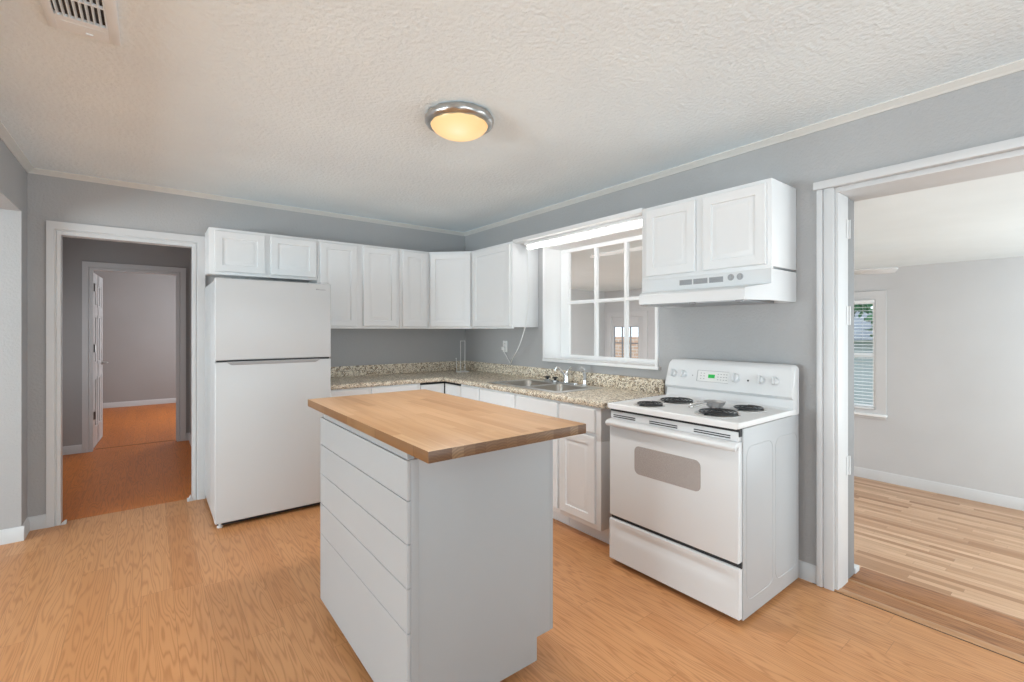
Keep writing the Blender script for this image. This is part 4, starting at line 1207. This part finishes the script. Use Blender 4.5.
# ================================================================== CEILING LIGHT (with its bulbs)
lx, ly = -1.572, -2.452
cl = empty('ceiling_light', (lx, ly, H), 'round flush ceiling light with amber glass bowl and twisted nickel ring', 'light')
b = new(); lathe(b, [(0, 0), (0.155, 0), (0.160, -0.006), (0.158, -0.012), (0.0, -0.012)], (lx, ly, H - 0.0005), 'z', 40); part('canopy_pan', b, M['nickel'], cl)
b = new()
NU, NV = 120, 14
ring_ = []
for i in range(NU):
    a = 2 * PI * i / NU
    row = []
    for k in range(NV):
        t_ = 2 * PI * k / NV
        flute = 1 + 0.05 * math.cos(13 * a + 4.0 * t_)
        rr = 0.152 + 0.024 * flute * math.cos(t_)
        zz = H - 0.028 + 0.027 * flute * math.sin(t_) * 0.95
        row.append(b.verts.new((lx + rr * math.cos(a), ly + rr * math.sin(a), min(zz, H - 0.004))))
    ring_.append(row)
for i in range(NU):
    A, B = ring_[i], ring_[(i + 1) % NU]
    for k in range(NV):
        b.faces.new((A[k], A[(k + 1) % NV], B[(k + 1) % NV], B[k]))
part('twisted_ring', b, M['nickel'], cl, smooth=180)
b = new()
lathe(b, [(0.149 * math.cos(R(t_)), -0.036 - 0.075 * math.sin(R(t_))) for t_ in range(0, 90, 9)] + [(0, -0.111)], (lx, ly, H), 'z', 48)
part('glass_bowl', b, M['bowl'], cl, 'amber glass bowl')
for k in range(8):
    a = 2 * PI * k / 8 + 0.5
    d = bpy.data.lights.new('bulb', 'SPOT')
    d.energy = 8.0
    d.color = (1.0, 0.97, 0.93)
    d.shadow_soft_size = 0.0
    d.spot_size = R(134)
    d.spot_blend = 0.9
    o = bpy.data.objects.new('bulb', d)
    COL.objects.link(o)
    o.parent = cl
    o.location = (0.10 * math.cos(a), 0.10 * math.sin(a), -0.114)

# ceiling vent
vx0, vx1, vy1, vy0 = -3.113, -2.914, -2.177, -2.56
cv = empty('ceiling_vent', ((vx0 + vx1) / 2, (vy0 + vy1) / 2, H), 'white metal air vent in the ceiling over the left side', 'vent')
b = new(); box(b, -3.088, -2.945, vy0 + 0.03, -2.285, H - 0.0035, H - 0.0005); part('duct_opening', b, M['dark'], cv)
b = new()
box(b, vx0, vx0 + 0.027, vy0, vy1, H - 0.012, H - 0.001, 0.002); box(b, vx1 - 0.032, vx1, vy0, vy1, H - 0.012, H - 0.001, 0.002)
box(b, vx0 + 0.0265, vx1 - 0.0315, vy1 - 0.105, vy1 - 0.0005, H - 0.0118, H - 0.0012); box(b, vx0 + 0.0265, vx1 - 0.0315, vy0 + 0.0005, vy0 + 0.04, H - 0.0118, H - 0.0012)
box(b, vx0 + 0.0265, vx1 - 0.0315, -2.412, -2.403, H - 0.0116, H - 0.002)
part('vent_frame', b, M['ventmetal'], cv)
b = new(); box(b, vx0 + 0.040, vx1 - 0.040, vy1 - 0.075, vy1 - 0.030, H - 0.0128, H - 0.010); part('stamped_plate', b, M['ventmetal'], cv)
b = new(); prism(b, [(-3.010, vy1 - 0.030), (-3.000, vy1 - 0.018), (-2.990, vy1 - 0.030)], 'z', H - 0.017, H - 0.012); part('lever', b, M['ventmetal'], cv)
for k in range(9):
    x_ = -3.080 + k * 0.0162
    b = new(); prism(b, [(x_, H - 0.0125), (x_ + 0.0055, H - 0.0042), (x_ + 0.0072, H - 0.0042), (x_ + 0.0020, H - 0.0130)], 'y', vy0 + 0.03, -2.280); part('louver', b, M['ventmetal'], cv)

# ================================================================== DEN CEILING FAN
fcx, fcy = 1.98, -2.78
fn = empty('ceiling_fan', (fcx, fcy, DC), 'white ceiling fan hanging in the den, one blade tip in view', 'fan')
b = new(); lathe(b, [(0, 0), (0.07, 0), (0.065, -0.03), (0.02, -0.045), (0.014, -0.05), (0.014, -0.11), (0, -0.11)], (fcx, fcy, DC - 0.0005), 'z', 24); part('downrod', b, M['trim'], fn)
b = new(); lathe(b, [(0, -0.10), (0.06, -0.105), (0.10, -0.13), (0.105, -0.19), (0.08, -0.225), (0.05, -0.24), (0, -0.245)], (fcx, fcy, DC), 'z', 28); part('motor_housing', b, M['trim'], fn)
for k in range(5):
    a = math.atan2(-0.575, 0.27) + 2 * PI * k / 5
    rot = Matrix.Rotation(a, 4, 'Z')
    b = new()
    pts = [(0.20, -0.050), (0.62, -0.068), (0.645, -0.050), (0.645, 0.050), (0.62, 0.068), (0.20, 0.050)]
    prism(b, pts, 'z', -0.004, 0.004, 0.001)
    bmesh.ops.transform(b, matrix=Matrix.Translation((fcx, fcy, DC - 0.205)) @ rot @ Matrix.Rotation(R(-13), 4, 'X'), verts=b.verts)
    bd = part('blade', b, M['trim'], fn)
    b = new(); box(b, 0.09, 0.24, -0.018, 0.018, -0.012, -0.005, 0.002)
    bmesh.ops.transform(b, matrix=Matrix.Translation((fcx, fcy, DC - 0.205)) @ rot @ Matrix.Rotation(R(-13), 4, 'X'), verts=b.verts)
    part('blade_arm', b, M['nickel'], bd)

# ================================================================== OUTSIDE THE DEN WINDOW
hs = empty('neighbour_house', (11.6, -2.6, DZ - 0.1), 'pale grey sided house seen through the den window blind', 'house')
b = new(); box(b, 9.6, 13.5, -7.0, 3.0, DZ - 0.1, 1.15); part('wall', b, M['siding'], hs)
b = new(); prism(b, [(9.2, 1.15), (11.5, 1.9), (13.9, 1.15)], 'y', -7.4, 3.4); part('roof', b, M['roofing'], hs)
b = new(); box(b, 9.57, 9.61, -0.9, 0.1, 0.1, 1.0, 0.01); part('window', b, M['glass'], hs)
def tree(x, y, h, rad, label, n=900):
    t = empty('leafy_tree', (x, y, DZ - 0.1), label, 'tree')
    b = new(); tube(b, smooth_path([(x, y, DZ - 0.1), (x + 0.08, y, h * 0.4), (x, y + 0.1, h * 0.75)], 5), 0.12, 8, r1=0.05); part('trunk', b, M['bark'], t)
    b = new()
    cl_ = [(random.gauss(0, rad * 0.5), random.gauss(0, rad * 0.5), random.gauss(0, rad * 0.42)) for _ in range(14)]
    for i in range(n):
        c_ = random.choice(cl_)
        p = Vector((x + c_[0] + random.gauss(0, rad * 0.22), y + c_[1] + random.gauss(0, rad * 0.22), h * 0.72 + c_[2] + random.gauss(0, rad * 0.2)))
        u = Vector((random.gauss(0, 1), random.gauss(0, 1), random.gauss(0, 1))).normalized()
        w = u.cross(Vector((random.gauss(0, 1), random.gauss(0, 1), random.gauss(0, 1)))).normalized()
        s = random.uniform(0.07, 0.13)
        vs = [b.verts.new(p - u * s), b.verts.new(p + w * s * 0.5), b.verts.new(p + u * s), b.verts.new(p - w * s * 0.5)]
        b.faces.new(vs)
    part('foliage', b, M['leaf'], t)
tree(8.1, -1.2, 2.9, 0.8, 'leafy green tree outside the den window, seen through the blind')
